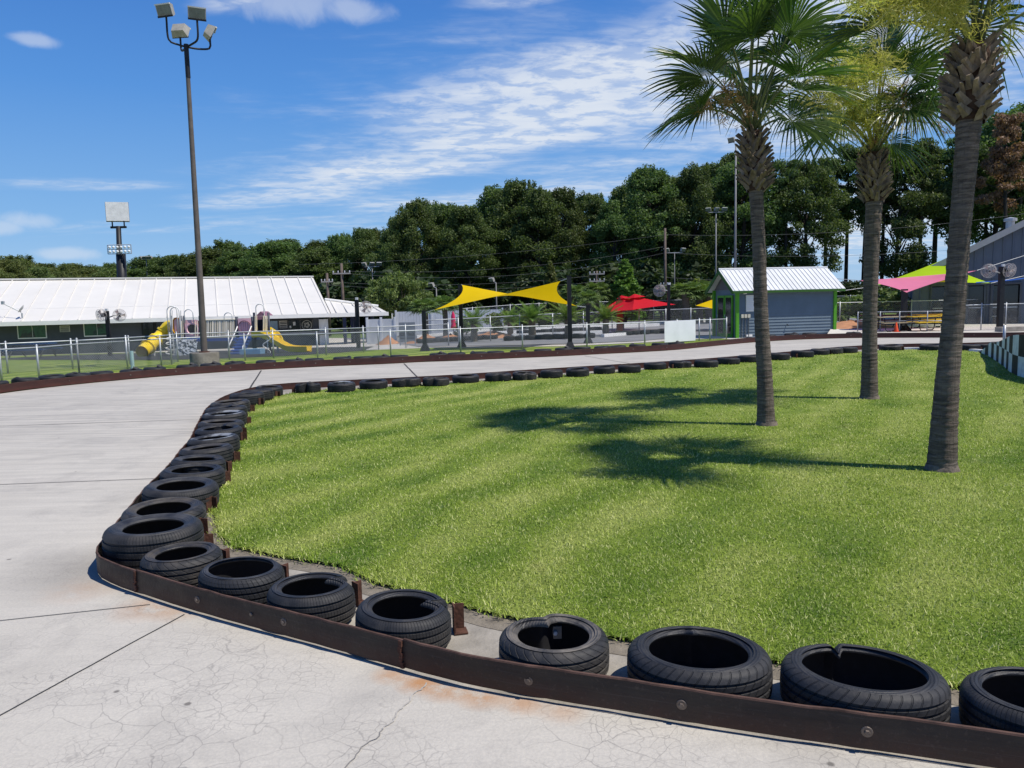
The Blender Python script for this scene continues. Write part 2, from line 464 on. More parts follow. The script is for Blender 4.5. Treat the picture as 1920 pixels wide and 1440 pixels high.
# ------------------------------------------------------------------ setting: ground sheets
INNER = [(7.5, 1.25), (5.2, 1.85), (3.6, 2.28), (2.9, 2.52), (2.0, 2.84), (1.44, 3.025), (.725, 3.275), (.045, 3.53), (-.42, 3.745), (-1.25, 4.235), (-2.10, 4.73),
         (-2.57, 5.04), (-2.86, 5.25), (-3.07, 5.47), (-3.17, 5.74), (-3.29, 6.10), (-3.47, 6.77), (-3.71, 7.67), (-3.973, 8.75), (-4.219, 9.615), (-4.434, 10.392),
         (-4.78, 11.467), (-5.18, 12.665), (-5.48, 13.644), (-5.74, 14.738), (-5.9, 15.876), (-5.9, 16.8), (-5.72, 17.6), (-5.3, 18.02), (-4.484, 18.305), (-2.92, 18.755),
         (-1.558, 19.2), (-.72, 19.6), (.721, 20.3), (2.224, 20.928), (3.703, 21.567), (5.131, 22.25), (7.0, 23.35), (8.805, 24.6), (11.2, 26.3), (12.9, 27.0), (14.2, 27.1), (15.6, 26.9), (18.2, 27.2), (22, 28.4), (28, 30)]
OUTER = [(-14.5, 9.5), (-13.7, 14), (-12.75, 18.3), (-12.35, 19.9), (-11.6, 21.3), (-10.6, 22.6), (-9.41, 23.65), (-8.24, 24.4), (-7.2, 24.85), (-5.97, 25.3), (-4.31, 25.7), (-3.05, 26.2), (-1.43, 26.5),
         (.17, 27.0), (1.84, 27.45), (3.15, 28.0), (4.73, 28.6), (6.3, 29.4), (7.98, 31.0), (10.2, 33.0), (12.2, 34.2), (13.9, 34.7), (16.0, 34.6), (18.25, 33.6), (21.0, 32.2), (26, 31.6), (32, 32)]
inner = catmull(INNER, .12); outer = catmull(OUTER, .2)
RIM = [(-600, -60), (600, -60), (600, 900), (-600, 900)]
sheet('ground', RIM, -.05, M_field)
sheet('track', [tuple(p) for p in outer] + [(60, 32), (60, -50), (-60, -50), (-60, 9)], 0, M_track)
sheet('outer_lawn', [(p[0], p[1] + .3) for p in outer if p[0] < 10.5] + [(11.5, 37), (8.5, 36.6), (6.5, 35), (2.4, 33.4), (-1.4, 34.3), (-3.6, 36), (-5, 40), (-26, 52.5), (-60, 42), (-60, 10.2)], .012, M_grass)
mul = [(-26, 38), (-21.5, 34.8), (-14.2, 31.0), (-11.5, 31.2), (-9.4, 32.0), (-7.6, 33.6), (-6.8, 35.6), (-7.5, 42), (-12, 49), (-26, 44)]
sheet('playground_surface', mul, .03, M_mulch)
sheet('plaza_pavement', [(-60, 36), (-27, 48), (-13, 47), (-7.6, 42), (-6.8, 35.8), (-3.6, 36), (-1.4, 34.4), (2.4, 33.5), (6.5, 35.1), (8.5, 36.7), (11.5, 37.2), (9, 50), (-6, 62), (-30, 75), (-80, 60)], .022, M_pave)
sheet('picnic_pavement', [(10.6, 33.9), (12.2, 34.7), (13.9, 35.2), (16.0, 35.1), (18.25, 34.1), (21.0, 32.7), (26, 32.1), (32, 32.5), (62, 33), (62, 70), (16, 60), (9, 44)], .018, M_pave)
sheet('far_track', [(-4.5, 37.5), (-1.2, 35.4), (2.6, 34.8), (6, 36), (9, 39), (16, 45), (26, 50), (30, 72), (-10, 72), (-8, 50)], .045, M_asph)

def trackstrip(name, x0, x1, w, jag=0, m=None):
    a, b = Vector((*x0, 0)), Vector((*x1, 0)); k = 24
    d = (b - a).normalized(); s = Vector((-d.y, d.x, 0)) * w / 2; mb = MB()
    vs = []
    for i in range(k + 1):
        p = a.lerp(b, i / k) + s.normalized() * (random.uniform(-.003, .003) + jag * (random.uniform(-.5, .5) + .6 * math.sin(i * .7))) * (1 if 0 < i < k else .2)
        for q in (p - s, p + s): vs.append((q.x, q.y, T(q.x, q.y) + .004))
    mb.add(vs, [(2 * i, 2 * i + 2, 2 * i + 3, 2 * i + 1) for i in range(k)])
    return tag(mb.build(name, m or mat('joint_black', (.05, .048, .047), .9, .3, 20)), kind='structure')
for a, b, w in (((-2.10, 4.68), (-2.98, 2.0), .009), ((-2.40, 4.86), (-9, 3.2), .008), ((-6.3, 18.3), (-7.9, 24.2), .045), ((-2.25, 19.2), (-3.6, 25.7), .045),
                ((-4.0, 8.7), (-14, 8.0), .014), ((-5.5, 13.5), (-13, 12.9), .018), ((4.0, 22.0), (2.6, 27.3), .03)):
    trackstrip('expansion_joint', a, b, w)
trackstrip('track_crack', (-.47, 3.72), (-.62, 3.30), .008, .012, mat('crack_fill', (.36, .34, .31), .9, .3, 20))
trackstrip('track_crack', (-.62, 3.30), (-.86, 2.72), .006, .018, mat('crack_grey', (.20, .19, .18), .9, .2, 20))

LAWN = [(9, 1.9), (5.4, 2.45), (3.6, 2.95), (2.6, 3.29), (2.1, 3.5), (1.29, 3.83), (.46, 4.2), (-.16, 4.54), (-.41, 4.75), (-.98, 5.12), (-1.3, 5.45), (-1.85, 5.75), (-2.25, 5.98), (-2.5, 6.3), (-2.87, 7.16),
        (-3.32, 8.82), (-3.66, 9.95), (-3.99, 10.99), (-4.61, 13.12), (-4.95, 14.6), (-5.15, 15.7), (-5.15, 16.6), (-4.9, 17.25), (-4.46, 17.6), (-2.54, 18.2), (0, 19.25), (1.6, 20.0), (3.18, 20.6), (5.16, 21.6), (7.96, 23.3),
        (10.3, 24.9), (12.3, 26.0), (13.6, 26.15), (14.6, 25.3), (14.75, 24.1), (14.0, 22.2), (12.7, 19.6), (11.35, 17.0), (10.9, 14.5), (11.5, 12), (13.5, 9.5), (15, 4), (13, 1.5)]
lawn = [tuple(p) for p in catmull(LAWN + [LAWN[0]], .5)][:-1]
lawn = [(x + random.uniform(-.025, .025), y + random.uniform(-.025, .025)) for x, y in lawn]
DIRT = []
cx_, cy_ = 3.5, 12.0
for (x, y) in lawn:
    d = hypot(x - cx_, y - cy_); DIRT.append((x + (x - cx_) / d * .16, y + (y - cy_) / d * .16))
sheet('tyre_apron', [(p[0], p[1]) for p in inner] + [(40, 30), (40, 1)], .0025, M_apron)
sheet('dirt_edge', DIRT, .005, M_dirt)
sheet('infield_lawn', lawn, .03, M_grass)

# ------------------------------------------------------------------ grass blades of the infield
PALMS = [(3.757, 11.272, .21), (6.518, 13.925, .2), (4.587, 8.085, .22)]
def blades():
    P = []
    for (x0, x1, y0, y1, dens, w, ln) in ((-3.2, 6.5, 2.4, 5.6, 9500, .0048, .036), (-3.6, 7.5, 5.6, 8.0, 5200, .006, .037), (-4.6, 9.5, 8.0, 12, 2300, .0082, .038), (-5.4, 13, 12, 17.5, 700, .012, .04), (-5.4, 15, 17.5, 26.4, 240, .02, .042)):
        k = int((x1 - x0) * (y1 - y0) * dens)
        p = np.column_stack([RNG.uniform(x0, x1, k), RNG.uniform(y0, y1, k)])
        p = p[inpoly(p, lawn)]
        for (a, b, r) in PALMS: p = p[np.hypot(p[:, 0] - a, p[:, 1] - b) > r]
        # leave thin patches so that the turf is not even
        q = np.sin(p[:, 0] * 2.1 + 1.3 * np.sin(p[:, 1] * 1.7)) * np.sin(p[:, 1] * 2.6 + np.sin(p[:, 0] * 1.9))
        p = p[RNG.uniform(0, 1, len(p)) < .82 + .18 * q]
        P.append(np.column_stack([p, np.full(len(p), w), np.full(len(p), ln)]))
    # ragged tufts hanging over the edge of the lawn
    e = []
    for i in range(len(lawn)):
        a = np.array(lawn[i]); b = np.array(lawn[(i + 1) % len(lawn)])
        if a[0] > 9 and a[1] < 16: continue
        for _ in range(int(np.linalg.norm(b - a) * (260 if a[1] < 8 else 90))):
            e.append(a + (b - a) * random.random() + np.array([random.gauss(0, .035), random.gauss(0, .035)]))
    e = np.array(e); w = np.where(e[:, 1] < 8, .0065, .014)
    P.append(np.column_stack([e, w, np.full(len(e), .046)]))
    P = np.concatenate(P); n = len(P)
    th = RNG.uniform(0, 2 * pi, n); lean = RNG.uniform(.25, 1.25, n)
    L = P[:, 3] * RNG.uniform(.55, 1.25, n); W = P[:, 2] * RNG.uniform(.7, 1.3, n) / 2
    dx, dy = np.cos(th), np.sin(th); sx, sy = -dy, dx
    z0 = np.full(n, .022)
    V = np.zeros((n, 6, 3), np.float32)
    for i, (t, ww, bend) in enumerate(((0, 1, 0.), (.55, .85, 1.), (1, .12, 1.5))):
        hor = L * np.sin(lean * (.6 + .5 * t)) * t; ver = L * np.cos(lean * (.5 + .65 * t)) * t
        for j, sg in enumerate((-1, 1)):
            V[:, i * 2 + j, 0] = P[:, 0] + dx * hor + sx * W * ww * sg
            V[:, i * 2 + j, 1] = P[:, 1] + dy * hor + sy * W * ww * sg
            V[:, i * 2 + j, 2] = z0 + np.maximum(ver, .003)
    base = (np.arange(n) * 6)[:, None]
    Fq = np.stack([base + np.array([[0, 1, 3, 2]]), base + np.array([[2, 3, 5, 4]])], 1).reshape(-1, 4)
    me = npmesh('lawn_grass', V.reshape(-1, 3), Fq, M_blade)
    o = bpy.data.objects.new('lawn_grass', me); COL.objects.link(o)
    tag(o, 'short mown green grass covering the infield under the palms', 'grass', None, 'stuff')
blades()

# ------------------------------------------------------------------ steel rails
def rustmat(name, base, red, amount):
    q = N(name); p = q.pos(); sz = q.n('SeparateXYZ', i_Vector=p)
    st = q.n('Mapping', i_Vector=p, i_Scale=(1.2, 1.2, 22)).outputs[0]
    f = q.noise(st, 2.4, 6, .7); g = q.noise(p, 5, 6, .7); h = q.noise(p, 45, 4, .6)
    c = q.mix(q.ramp(f, [(.35, 0.0), (.7, 1.0)]), base, tuple(x * .55 for x in base))
    low = q.n('MapRange', i_Value=sz.outputs[2], i_1=.125, i_2=.03).outputs[0]
    c = q.mix(q.math('MULTIPLY', q.ramp(g, [(.28, .25), (.6, 1.0)]), q.math('MULTIPLY_ADD', low, .75, amount)), c, red)
    c = q.mix(q.ramp(q.noise(q.n('Mapping', i_Vector=p, i_Scale=(.8, .8, 60)).outputs[0], 2.0, 5, .75), [(.58, 0.0), (.8, .45)]), c, (.13, .12, .115))
    c = q.mix(q.ramp(h, [(.58, 0.0), (.75, .22)]), c, (.16, .12, .10))
    return q.done(q.bsdf(c, q.ramp(g, [(.3, .42), (.7, .7)]), .25, .4, h, .003))
M_rail = rustmat('rubbed_steel', (.024, .021, .020), (.062, .029, .020), .14)
M_rail_far = rustmat('rusty_steel', (.052, .025, .022), (.085, .030, .022), .5)
M_rust = mat('orange_rust', (.085, .038, .025), .85, .6, 14, bump=.003, bscale=60)
M_edge = mat('worn_rusty_edge', (.085, .048, .036), .8, .6, 9)
M_bolt = mat('bolt_steel', (.16, .13, .11), .5, .3, 20, metal=.6)

def rail(path, name, label, cat, group, m, side, bolts=(), seam=True, z0=.018, h=.152):
    """path: list of xy; side +1 when the track lies to the left of the path"""
    mid = path[len(path) // 2]
    root = thing(name, (mid[0], mid[1], T(mid[0], mid[1])), label, cat, group)
    sec = [(.0, 0), (.010, 0), (.010, h - .008), (.012, h - .008), (.012, h), (0, h)]     # angle: upright plate and a folded lip on top, away from the track
    vs = []; n = len(path); k = len(sec)
    jit = random.uniform(-.012, .012)
    for i, p in enumerate(path):
        a = path[max(i - 1, 0)]; b = path[min(i + 1, n - 1)]
        d = np.array(b) - np.array(a); d /= np.linalg.norm(d)
        nn = np.array([-d[1], d[0]]) * side
        z = T(p[0], p[1]) + z0 + jit * (i / n - .5)
        wv = .006 * math.sin(p[0] * 7.3 + p[1] * 5.1) + .004 * math.sin(p[0] * 17 - p[1] * 13) + random.uniform(-.0012, .0012)
        for o, zz in sec: vs.append((p[0] - nn[0] * (o + wv * (.4 + zz / h * .6)), p[1] - nn[1] * (o + wv * (.4 + zz / h * .6)), z + zz))
    fs = []
    for i in range(n - 1):
        for j in range(k):
            j2 = (j + 1) % k; fs.append((i * k + j, (i + 1) * k + j, (i + 1) * k + j2, i * k + j2))
    fs += [tuple(range(k)), tuple((n - 1) * k + j for j in range(k - 1, -1, -1))]
    MB().add(vs, fs).build('steel_face', m, root)
    eb = MB(); ev = []
    for i in range(n):
        for q_ in (4, 5): ev.append(Vector(vs[i * k + q_]) + Vector((0, 0, .003)))
        ev.append(Vector(vs[i * k + 5]) + Vector((0, 0, -.005)) + (Vector(vs[i * k + 5]) - Vector(vs[i * k + 4])).normalized() * .002)
    eb.add(ev, [(i * 3 + j, i * 3 + 3 + j, i * 3 + 4 + j, i * 3 + 1 + j) for i in range(n - 1) for j in (0, 1)]); eb.build('worn_edge', M_edge, root)
    def frame(i):
        p = path[i]; a = path[max(i - 1, 0)]; b = path[min(i + 1, n - 1)]
        d = Vector((b[0] - a[0], b[1] - a[1], 0)).normalized()
        return Vector((p[0], p[1], T(p[0], p[1]) + z0)), d, Vector((-d.y, d.x, 0)) * side
    if seam:
        p, d, nn = frame(0); mb = MB()
        for q in range(9):
            mb.box(p + d * random.uniform(.004, .02) + nn * .004 + Vector((0, 0, .01 + q * h / 9.2)), (.02, .014, h / 10), atan2(d.y, d.x))
        mb.build('weld_seam', M_rust, root)
    for i in bolts:
        p, d, nn = frame(min(i, n - 1)); c = p + Vector((0, 0, h * .52))
        Mt = nn.to_track_quat('Z', 'Y').to_matrix(); mb = MB()
        mb.lathe([(0, .004), (.021, .004), (.024, .001), (.024, -.01)], 16, c, M=Mt)
        mb.lathe([(0, .013), (.010, .013), (.0125, .010), (.0125, 0)], 6, c, M=Mt)
        mb.build('bolt', M_bolt, root)
    return root

def split_path(path, cuts):
    out = []; last = 0
    for c in cuts + [len(path) - 1]:
        out.append(path[last:c + 1]); last = c
    return out
def nearest(path, x, y): return min(range(len(path)), key=lambda i: hypot(path[i][0] - x, path[i][1] - y))

ip = [(p[0], p[1]) for p in inner]
# every other cut is where the photo shows a joint
icut = [nearest(ip, *c) for c in ((-.56, 3.88), (-2.57, 5.04), (-3.29, 6.1), (-3.99, 8.8), (-5.18, 12.665), (-5.3, 18.02), (-1.5, 19.2), (3.0, 21.3), (7.9, 24.0), (12.9, 27.0), (18.2, 27.2))]
ilab = ['long dark foreground rail from the welded seam to the right edge of the picture', 'dark steel rail in the foreground left of the welded seam, with three bolt holes',
        'short curved steel rail wrapped round the sharp bend at the far left', 'rusty steel rail just above the sharp bend, beside the biggest tyre', 'thin rusty rail half way up the left row of tyres',
        'rusty rail along the far end of the left row of tyres', 'reddish rail curving round the far bend where the left row turns right', 'red-brown rail behind the dented tyres at the far left of the lawn',
        'red-brown rail behind the far middle of the lawn, below the yellow sail', 'red-brown rail behind the tyres left of the shed', 'red-brown rail behind the far right corner of the lawn', 'dark rail behind the last tyre at the right, under the pink sail', 'dark rail running out of the picture behind the chequered wall']
boltpts = {0: [nearest(split_path(ip, icut)[0], *G(px, py, .11)[:2]) for px, py in ((1003, 1276), (1282, 1322), (1642, 1386))],
           1: [nearest(split_path(ip, icut)[1], *G(px, py, .11)[:2]) for px, py in ((358, 1122), (488, 1150), (549, 1161))]}
for k, seg in enumerate(split_path(ip, icut)):
    rail(seg, 'guard_rail', ilab[k], 'guard rail', 'steel rails round the infield', M_rail if k < 4 else M_rail_far, 1, boltpts.get(k, [len(seg) // 2]), seam=k > 0)
op = [(p[0], p[1]) for p in outer]
ocut = [nearest(op, x, y) for x, y in ((-12.4, 19.9), (-10.6, 22.6), (-8.2, 24.4), (-5.97, 25.3), (-3.1, 26.2), (-.4, 26.8), (2.2, 27.6), (5.0, 28.8), (8.0, 31.0), (12.2, 34.2), (16.4, 34.5), (21, 32.2))]
olab = ['red-brown outer rail entering at the left edge of the picture', 'red-brown outer rail in front of the left lawn and its fence', 'red-brown outer rail in front of the pale blue marker pipe', 'red-brown outer rail below the tall floodlight pole',
        'red-brown outer rail below the yellow slide', 'dark outer rail below the porch roof of the white building', 'dark outer rail left of the yellow sail posts', 'dark outer rail below the middle of the yellow sail', 'dark outer rail below the red umbrella',
        'dark outer rail below the white banner on the fence', 'red-brown outer rail in front of the shed wall', 'dark outer rail right of the shed, behind the middle palm', 'dark outer rail beside the orange cone', 'dark outer rail behind the chequered wall at the right']
for k, seg in enumerate(split_path(op, ocut)):
    rail(seg, 'guard_rail', olab[k], 'guard rail', 'steel rails along the outside of the track', M_rail_far, -1, [len(seg) // 4, 3 * len(seg) // 4], seam=False, h=.2)

# ------------------------------------------------------------------ tyres
def tread_mat(name='tyre_tread', blocks=58, slant=13.0, deep=.45, dust=0.0):
    q = N(name); o = q.obj(); sp = q.n('SeparateXYZ', i_Vector=o)
    ang = q.math('MULTIPLY', q.math('ARCTAN2', sp.outputs[1], sp.outputs[0]), blocks / (2 * pi))
    ang = q.math('ADD', ang, q.math('MULTIPLY', q.math('ABSOLUTE', q.math('SUBTRACT', sp.outputs[2], .1)), slant))
    saw = q.math('FRACT', ang)
    sip = q.ramp(saw, [(0.0, 0.0), (.10, 0.0), (.16, 1.0), (.95, 1.0), (1.0, 0.0)])
    n1 = q.noise(o, 6, 5, .6); n2 = q.noise(o, 90, 4, .6)
    c = q.ramp(n1, [(.3, (.0125, .0135, .016)), (.7, (.026, .027, .031))])
    c = q.mix(q.ramp(n2, [(.55, 0.0), (.75, .35)]), c, (.07, .067, .062))
    c = q.mix(q.ramp(n1, [(.45, 0.0), (.7, dust)]), c, (.13, .112, .09))
    c = q.mix(q.math('MULTIPLY_ADD', sip, -deep, deep), c, (.006, .006, .007))
    h = q.math('ADD', q.math('MULTIPLY', sip, 1.0), q.math('MULTIPLY', n2, .2))
    return q.done(q.bsdf(c, .62, 0, .35, h, .006))
def wall_mat(name, shine=0, dust=0, dcol=(.10, .085, .066)):
    q = N(name); o = q.obj(); sp = q.n('SeparateXYZ', i_Vector=o)
    r = q.math('SQRT', q.math('ADD', q.math('MULTIPLY', sp.outputs[0], sp.outputs[0]), q.math('MULTIPLY', sp.outputs[1], sp.outputs[1])))
    ring = q.math('SINE', q.math('MULTIPLY', r, 420.0))
    n1 = q.noise(o, 5, 5, .65); n2 = q.noise(o, 110, 3, .6)
    c = q.ramp(n1, [(.3, (.014, .015, .018)), (.72, (.032, .033, .038))])
    c = q.mix(q.ramp(n1, [(.5 - dust * .3, 0.0), (.8 - dust * .25, .35 + dust)]), c, dcol)
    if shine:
        c = q.mix(q.ramp(q.noise(o, 3.2, 4, .6), [(.45, 0.0), (.56, shine)]), c, (.26, .28, .31))  # pale patches paint sheen and traces of white lettering into the sidewall colour
    h = q.math('ADD', q.math('MULTIPLY', ring, .35), n2)
    return q.done(q.bsdf(c, q.ramp(n1, [(.3, .48), (.7, .68)]), 0, .4, h, .0025))
M_tread = tread_mat(); M_treads = [M_tread, tread_mat('fine_tread', 96, 5.0, .3, .25), tread_mat('worn_smooth_tread', 30, 26.0, .12, .45), tread_mat('coarse_tread', 40, -16.0, .5, .15)]; TRG = random.Random(5); M_wall = wall_mat('tyre_sidewall'); M_wall_s = wall_mat('painted_sheen_sidewall', .85); M_wall_d = wall_mat('dusty_sidewall', 0, .5)
M_wall_w = wall_mat('scuffed_sidewall', 0, .3, (.085, .085, .088))
M_wall_dd = wall_mat('grey_dusty_sidewall', 0, .65, (.17, .15, .125))
M_liner = mat('tyre_inside', (.009, .009, .011), .85, .3, 20)
M_white = mat('white_paint', (.78, .78, .76), .6, .08, 4)

def tyre_profiles(R, h, rb):
    g = []
    z0, z1 = .13 * h, .87 * h; gr = [.24, .41, .59, .76]; gd = .009; gw = .035
    for fz in gr:
        z = fz * h; crown = lambda zz: R - .010 * ((zz / h - .5) * 2) ** 2
        g += [(crown(z - gw * h), z - gw * h), (crown(z) - gd, z - gw * h * .8), (crown(z) - gd, z + gw * h * .8), (crown(z + gw * h), z + gw * h)]
    tread = [(R - .046, .035 * h), (R - .026, .07 * h), (R - .012, z0)] + g + [(R - .012, z1), (R - .018, .905 * h), (R - .030, .945 * h), (R - .046, .972 * h)]
    side = [(R - .046, .972 * h), (R * .86, .985 * h), (R * .80, .998 * h), (R * .795, .992 * h), (R * .75, .99 * h), (rb + .03, .955 * h), (rb + .022, .958 * h), (rb + .006, .93 * h), (rb, .90 * h), (rb + .004, .86 * h)]
    liner = [(rb + .004, .86 * h), (rb + .05, .88 * h), (R * .88, .87 * h), (R - .022, .72 * h), (R - .016, .5 * h), (R - .022, .28 * h), (R * .88, .1 * h), (rb + .03, .06 * h), (rb, .03 * h), (rb + .03, .0), (R * .84, .0), (R - .046, .035 * h)]
    return tread, side, liner

def tyre_parts(R, h, rb, dents=(), n=64, squash=1.0, ang=0, tilt=0):
    out = []
    for prof in tyre_profiles(R, h, rb):
        mb = MB().lathe(prof, n); vs = []
        for x, y, z in mb.v:
            r = hypot(x, y); a = atan2(y, x)
            for (a0, w, dep, lift) in dents:
                da = (a - a0 + pi) % (2 * pi) - pi
                e = math.exp(-(da / w) ** 2); r2 = max(.05, r - dep * e * (1.0 if r > rb * .9 else .8))
                x, y = r2 * cos(a), r2 * sin(a); r = r2
                z += lift * e * (z / h) * (.4 + .6 * (1 - abs(r - R * .8) / R))
            x2 = x * cos(ang) + y * sin(ang); y2 = (-x * sin(ang) + y * cos(ang)) * squash
            x, y = x2 * cos(ang) - y2 * sin(ang), x2 * sin(ang) + y2 * cos(ang)
            vs.append((x, y, z))
        mb.v = vs; out.append(mb)
    return out

def make_tyre(loc, R, h, label, group, dents=(), n=64, squash=1.0, ang=0, wall=None, tilt=(0, 0), parts=True, rb=None, rz=None):
    root = thing('tyre', loc, label, 'tyre', group)
    t, s, l = tyre_parts(R, h, rb or R * random.uniform(.60, .66), dents, n, squash, ang)
    for mb, nm, m in ((t, 'tread', TRG.choice(M_treads)), (s, 'sidewall', wall or TRG.choice((M_wall, M_wall, M_wall_d, M_wall_w))), (l, 'inner_lining', M_liner)):
        o = mb.build(nm, m, None, True, angle=radians(50)); o.parent = root
    root.rotation_euler = (tilt[0], tilt[1], rz or 0)
    return root

IN_T = [  # surveyed tyre tops of the infield, left of the bend and round it, counted away from the sharp bend
    (273, 984, 172), (302, 950, 146), (328, 908, 133), (356, 878.6, 114), (372, 859, 101), (385, 838, 97), (396, 819, 93), (404, 802, 85), (410, 790, 83), (414, 774, 80), (424, 763, 76), (432, 752, 72), (463, 737, 64), (482, 731, 60), (504, 724, 50)]
FAR_T = [(577, 719, 42), (640, 717, 52), (700, 713, 53), (762, 710, 55), (817, 708, 51), (873, 703, 51), (934, 700, 50), (983, 698, 46), (1034, 694, 43), (1083, 690.5, 44), (1133, 686.7, 41), (1180, 684.5, 43), (1228, 680, 42), (1275, 677, 42),
         (1324, 675, 44), (1366, 671, 42), (1404, 666.5, 42), (1459, 662, 42), (1504, 657.5, 42), (1537, 654.5, 40), (1563, 652.5, 40), (1590, 651, 40), (1671, 646.5, 46), (1748, 646, 44), (1814, 646, 44), (1850, 645, 46)]
NEAR_T = [(341, 1034, 134), (452, 1064, 166), (575, 1100, 150), (752, 1135, 165), (1025, 1200, 203), (1305, 1232, 258), (1625, 1282, 285), (1985, 1338, 265)]
TYRES = []
def tyre_at(t, label, group, h=.205, parts=True, **kw):
    g = G(t[0], t[1], h); W = t[2] * hypot(g.y, 1.65) / F
    R = min(max(W / 2, .285), .385)
    i = nearest(ip, g.x, g.y); a, b = ip[max(i - 2, 0)], ip[min(i + 2, len(ip) - 1)]; u = Vector((b[0] - a[0], b[1] - a[1])).normalized()
    nv = Vector((u.y, -u.x)); dist = (Vector((g.x, g.y)) - Vector(ip[i])).dot(nv)
    kw.setdefault('ang', atan2(u.y, u.x)); need = R * kw.get('squash', 1) + .028
    if t in NEAR_T: kw['squash'] = kw.get('squash', 1) * .93; need = R * kw['squash'] + .026
    if dist < need: g.x += nv.x * (need - dist); g.y += nv.y * (need - dist)
    o = make_tyre((g.x, g.y, T(g.x, g.y) + .004), R, h, label, group, **kw)
    TYRES.append((g.x, g.y, R)); return o
gN = 'tyres lining the foreground rail'
near_lab = ['small black tyre beside the biggest tyre at the sharp bend', 'wide black tyre with a broad open hole, second right of the sharp bend', 'tyre whose far right wall is folded inwards, third right of the sharp bend',
            'black tyre with a notch torn into its right rim, beside a rusty angle bracket', 'pale dusty tyre with a pinched far rim and a square plate bolted inside', 'large tyre with a nick in its far rim, next but one from the right edge',
            'largest foreground tyre with a split far rim and scuffed tread', 'black tyre cut off by the right edge of the picture']
near_kw = [dict(), dict(squash=.9, rb=.235), dict(dents=[(.35, .22, .10, .03)], squash=.93), dict(dents=[(.15, .16, .09, .02)], squash=.96), dict(dents=[(1.95, .42, .13, .05)], wall=M_wall_dd, rb=.185),
           dict(dents=[(1.45, .09, .03, .012)], squash=.93, rb=.235), dict(dents=[(1.62, .05, .05, -.03)], squash=.9, rb=.26), dict(squash=.93, rb=.22)]
for t, lb, kw in zip(NEAR_T, near_lab, near_kw):
    o = tyre_at(t, lb, gN, h=.225, n=96, tilt=(random.uniform(-.03, .03), random.uniform(-.03, .03)), **kw)
    if 'square plate' in lb:
        mb = MB(); mb.box((.02, .215, .12), (.07, .012, .07)); mb.build('bolt_plate', mat('dull_steel', (.20, .21, .22), .5, .2, 20, metal=.5), None).parent = o
        mb = MB(); mb.lathe([(0, .012), (.012, .012), (.012, 0)], 6, (.02, .208, .12), M=Matrix.Rotation(pi / 2, 3, 'X')); mb.build('bolt', M_white, None).parent = o
gL = 'tyres up the left side of the infield'
for k, t in enumerate(IN_T):
    lb = f'black tyre in the left row, {ordn(k)} up from the sharp bend'
    kw = dict(n=64)
    if k == 0: lb = 'biggest black tyre, lying against the rail at the sharp bend'; kw['rb'] = .215; kw['n'] = 96
    if k == 6: lb = 'tyre with a pale sheen-painted sidewall in the left row, seventh up from the sharp bend'; kw['wall'] = M_wall_s
    if k == 9: lb = 'tyre with a pale sheen-painted sidewall in the left row, tenth up from the sharp bend'; kw['wall'] = M_wall_s
    if k in (1, 5, 8): kw['wall'] = M_wall_d
    if k in (4, 7, 10): kw['dents'] = [(random.uniform(-1, 2), .3, .06, .03)]
    h = .29 if k == 0 else random.uniform(.225, .255)
    tyre_at(t, lb, gL, h=h, tilt=(random.uniform(-.05, .05), random.uniform(-.05, .05)), **kw)
gF = 'tyres along the far side of the infield'
for k, t in enumerate(FAR_T):
    lb = f'black tyre on the far edge of the lawn, {ordn(k)} from the left'
    kw = dict(n=40)
    if k == 0: lb = 'crumpled tyre pinched in two at the left end of the far row'; kw['dents'] = [(-1.6, .3, .16, .04), (1.5, .3, .12, .05)]
    if k == 1: lb = 'tyre with pale sheen painted on its top, second from the left in the far row'; kw['wall'] = M_wall_s
    if k in (3, 4, 6, 7, 13): kw['dents'] = [(-1.5 + random.uniform(-.3, .3), .25, .09, .02)]; lb = f'tyre dented on the lawn side, {ordn(k)} from the left in the far row'
    if k in (19, 20, 21): kw['squash'] = .8
    tyre_at(t, lb, gF, h=random.uniform(.2, .23), tilt=(random.uniform(-.05, .05), random.uniform(-.05, .05)), **kw)

# rusty angle brackets between tyre and lawn
def bracket(x, y, rz, label, h=.19):
    r = thing('angle_bracket', (x, y, .006), label, 'bracket', 'rusty brackets holding the tyres', rz)
    mb = MB(); mb.box((0, 0, h / 2), (.075, .008, h)); o = mb.build('upright_plate', M_rust); o.parent = r
    mb = MB(); mb.box((-.034, .034, h / 2 - .004), (.008, .06, h - .008)); o = mb.build('side_plate', M_rust); o.parent = r
    mb = MB(); mb.box((.0, .035, .004), (.09, .08, .007)); o = mb.build('foot_plate', M_rust); o.parent = r
lawn_np = np.array(lawn)
nn_, nl_ = len(NEAR_T), len(IN_T)
for k, (x, y, R) in enumerate(TYRES):
    if k < nn_:
        if k in (4, 5, 6, 7): continue
        where = f'rusty angle bracket behind the {ordn(k)} foreground tyre right of the sharp bend'
    elif k < nn_ + nl_: where = f'rusty bracket on the lawn side of the {ordn(k - nn_)} tyre up the left row'
    else: where = f'rusty bracket standing before the {ordn(k - nn_ - nl_)} tyre from the left in the far row'
    d = lawn_np - np.array([x, y]); j = np.argmin(np.hypot(d[:, 0], d[:, 1])); v = Vector((d[j][0], d[j][1])).normalized()
    if k == 3: v = Vector((.93, .36))
    if k == 2: v = Vector((.75, .66))
    rr = R * (.97 if k >= nn_ else 1.0) + .012
    bracket(x + v.x * rr, y + v.y * rr, atan2(v.y, v.x) - pi / 2 + random.uniform(-.15, .15), where, random.uniform(.13, .17))

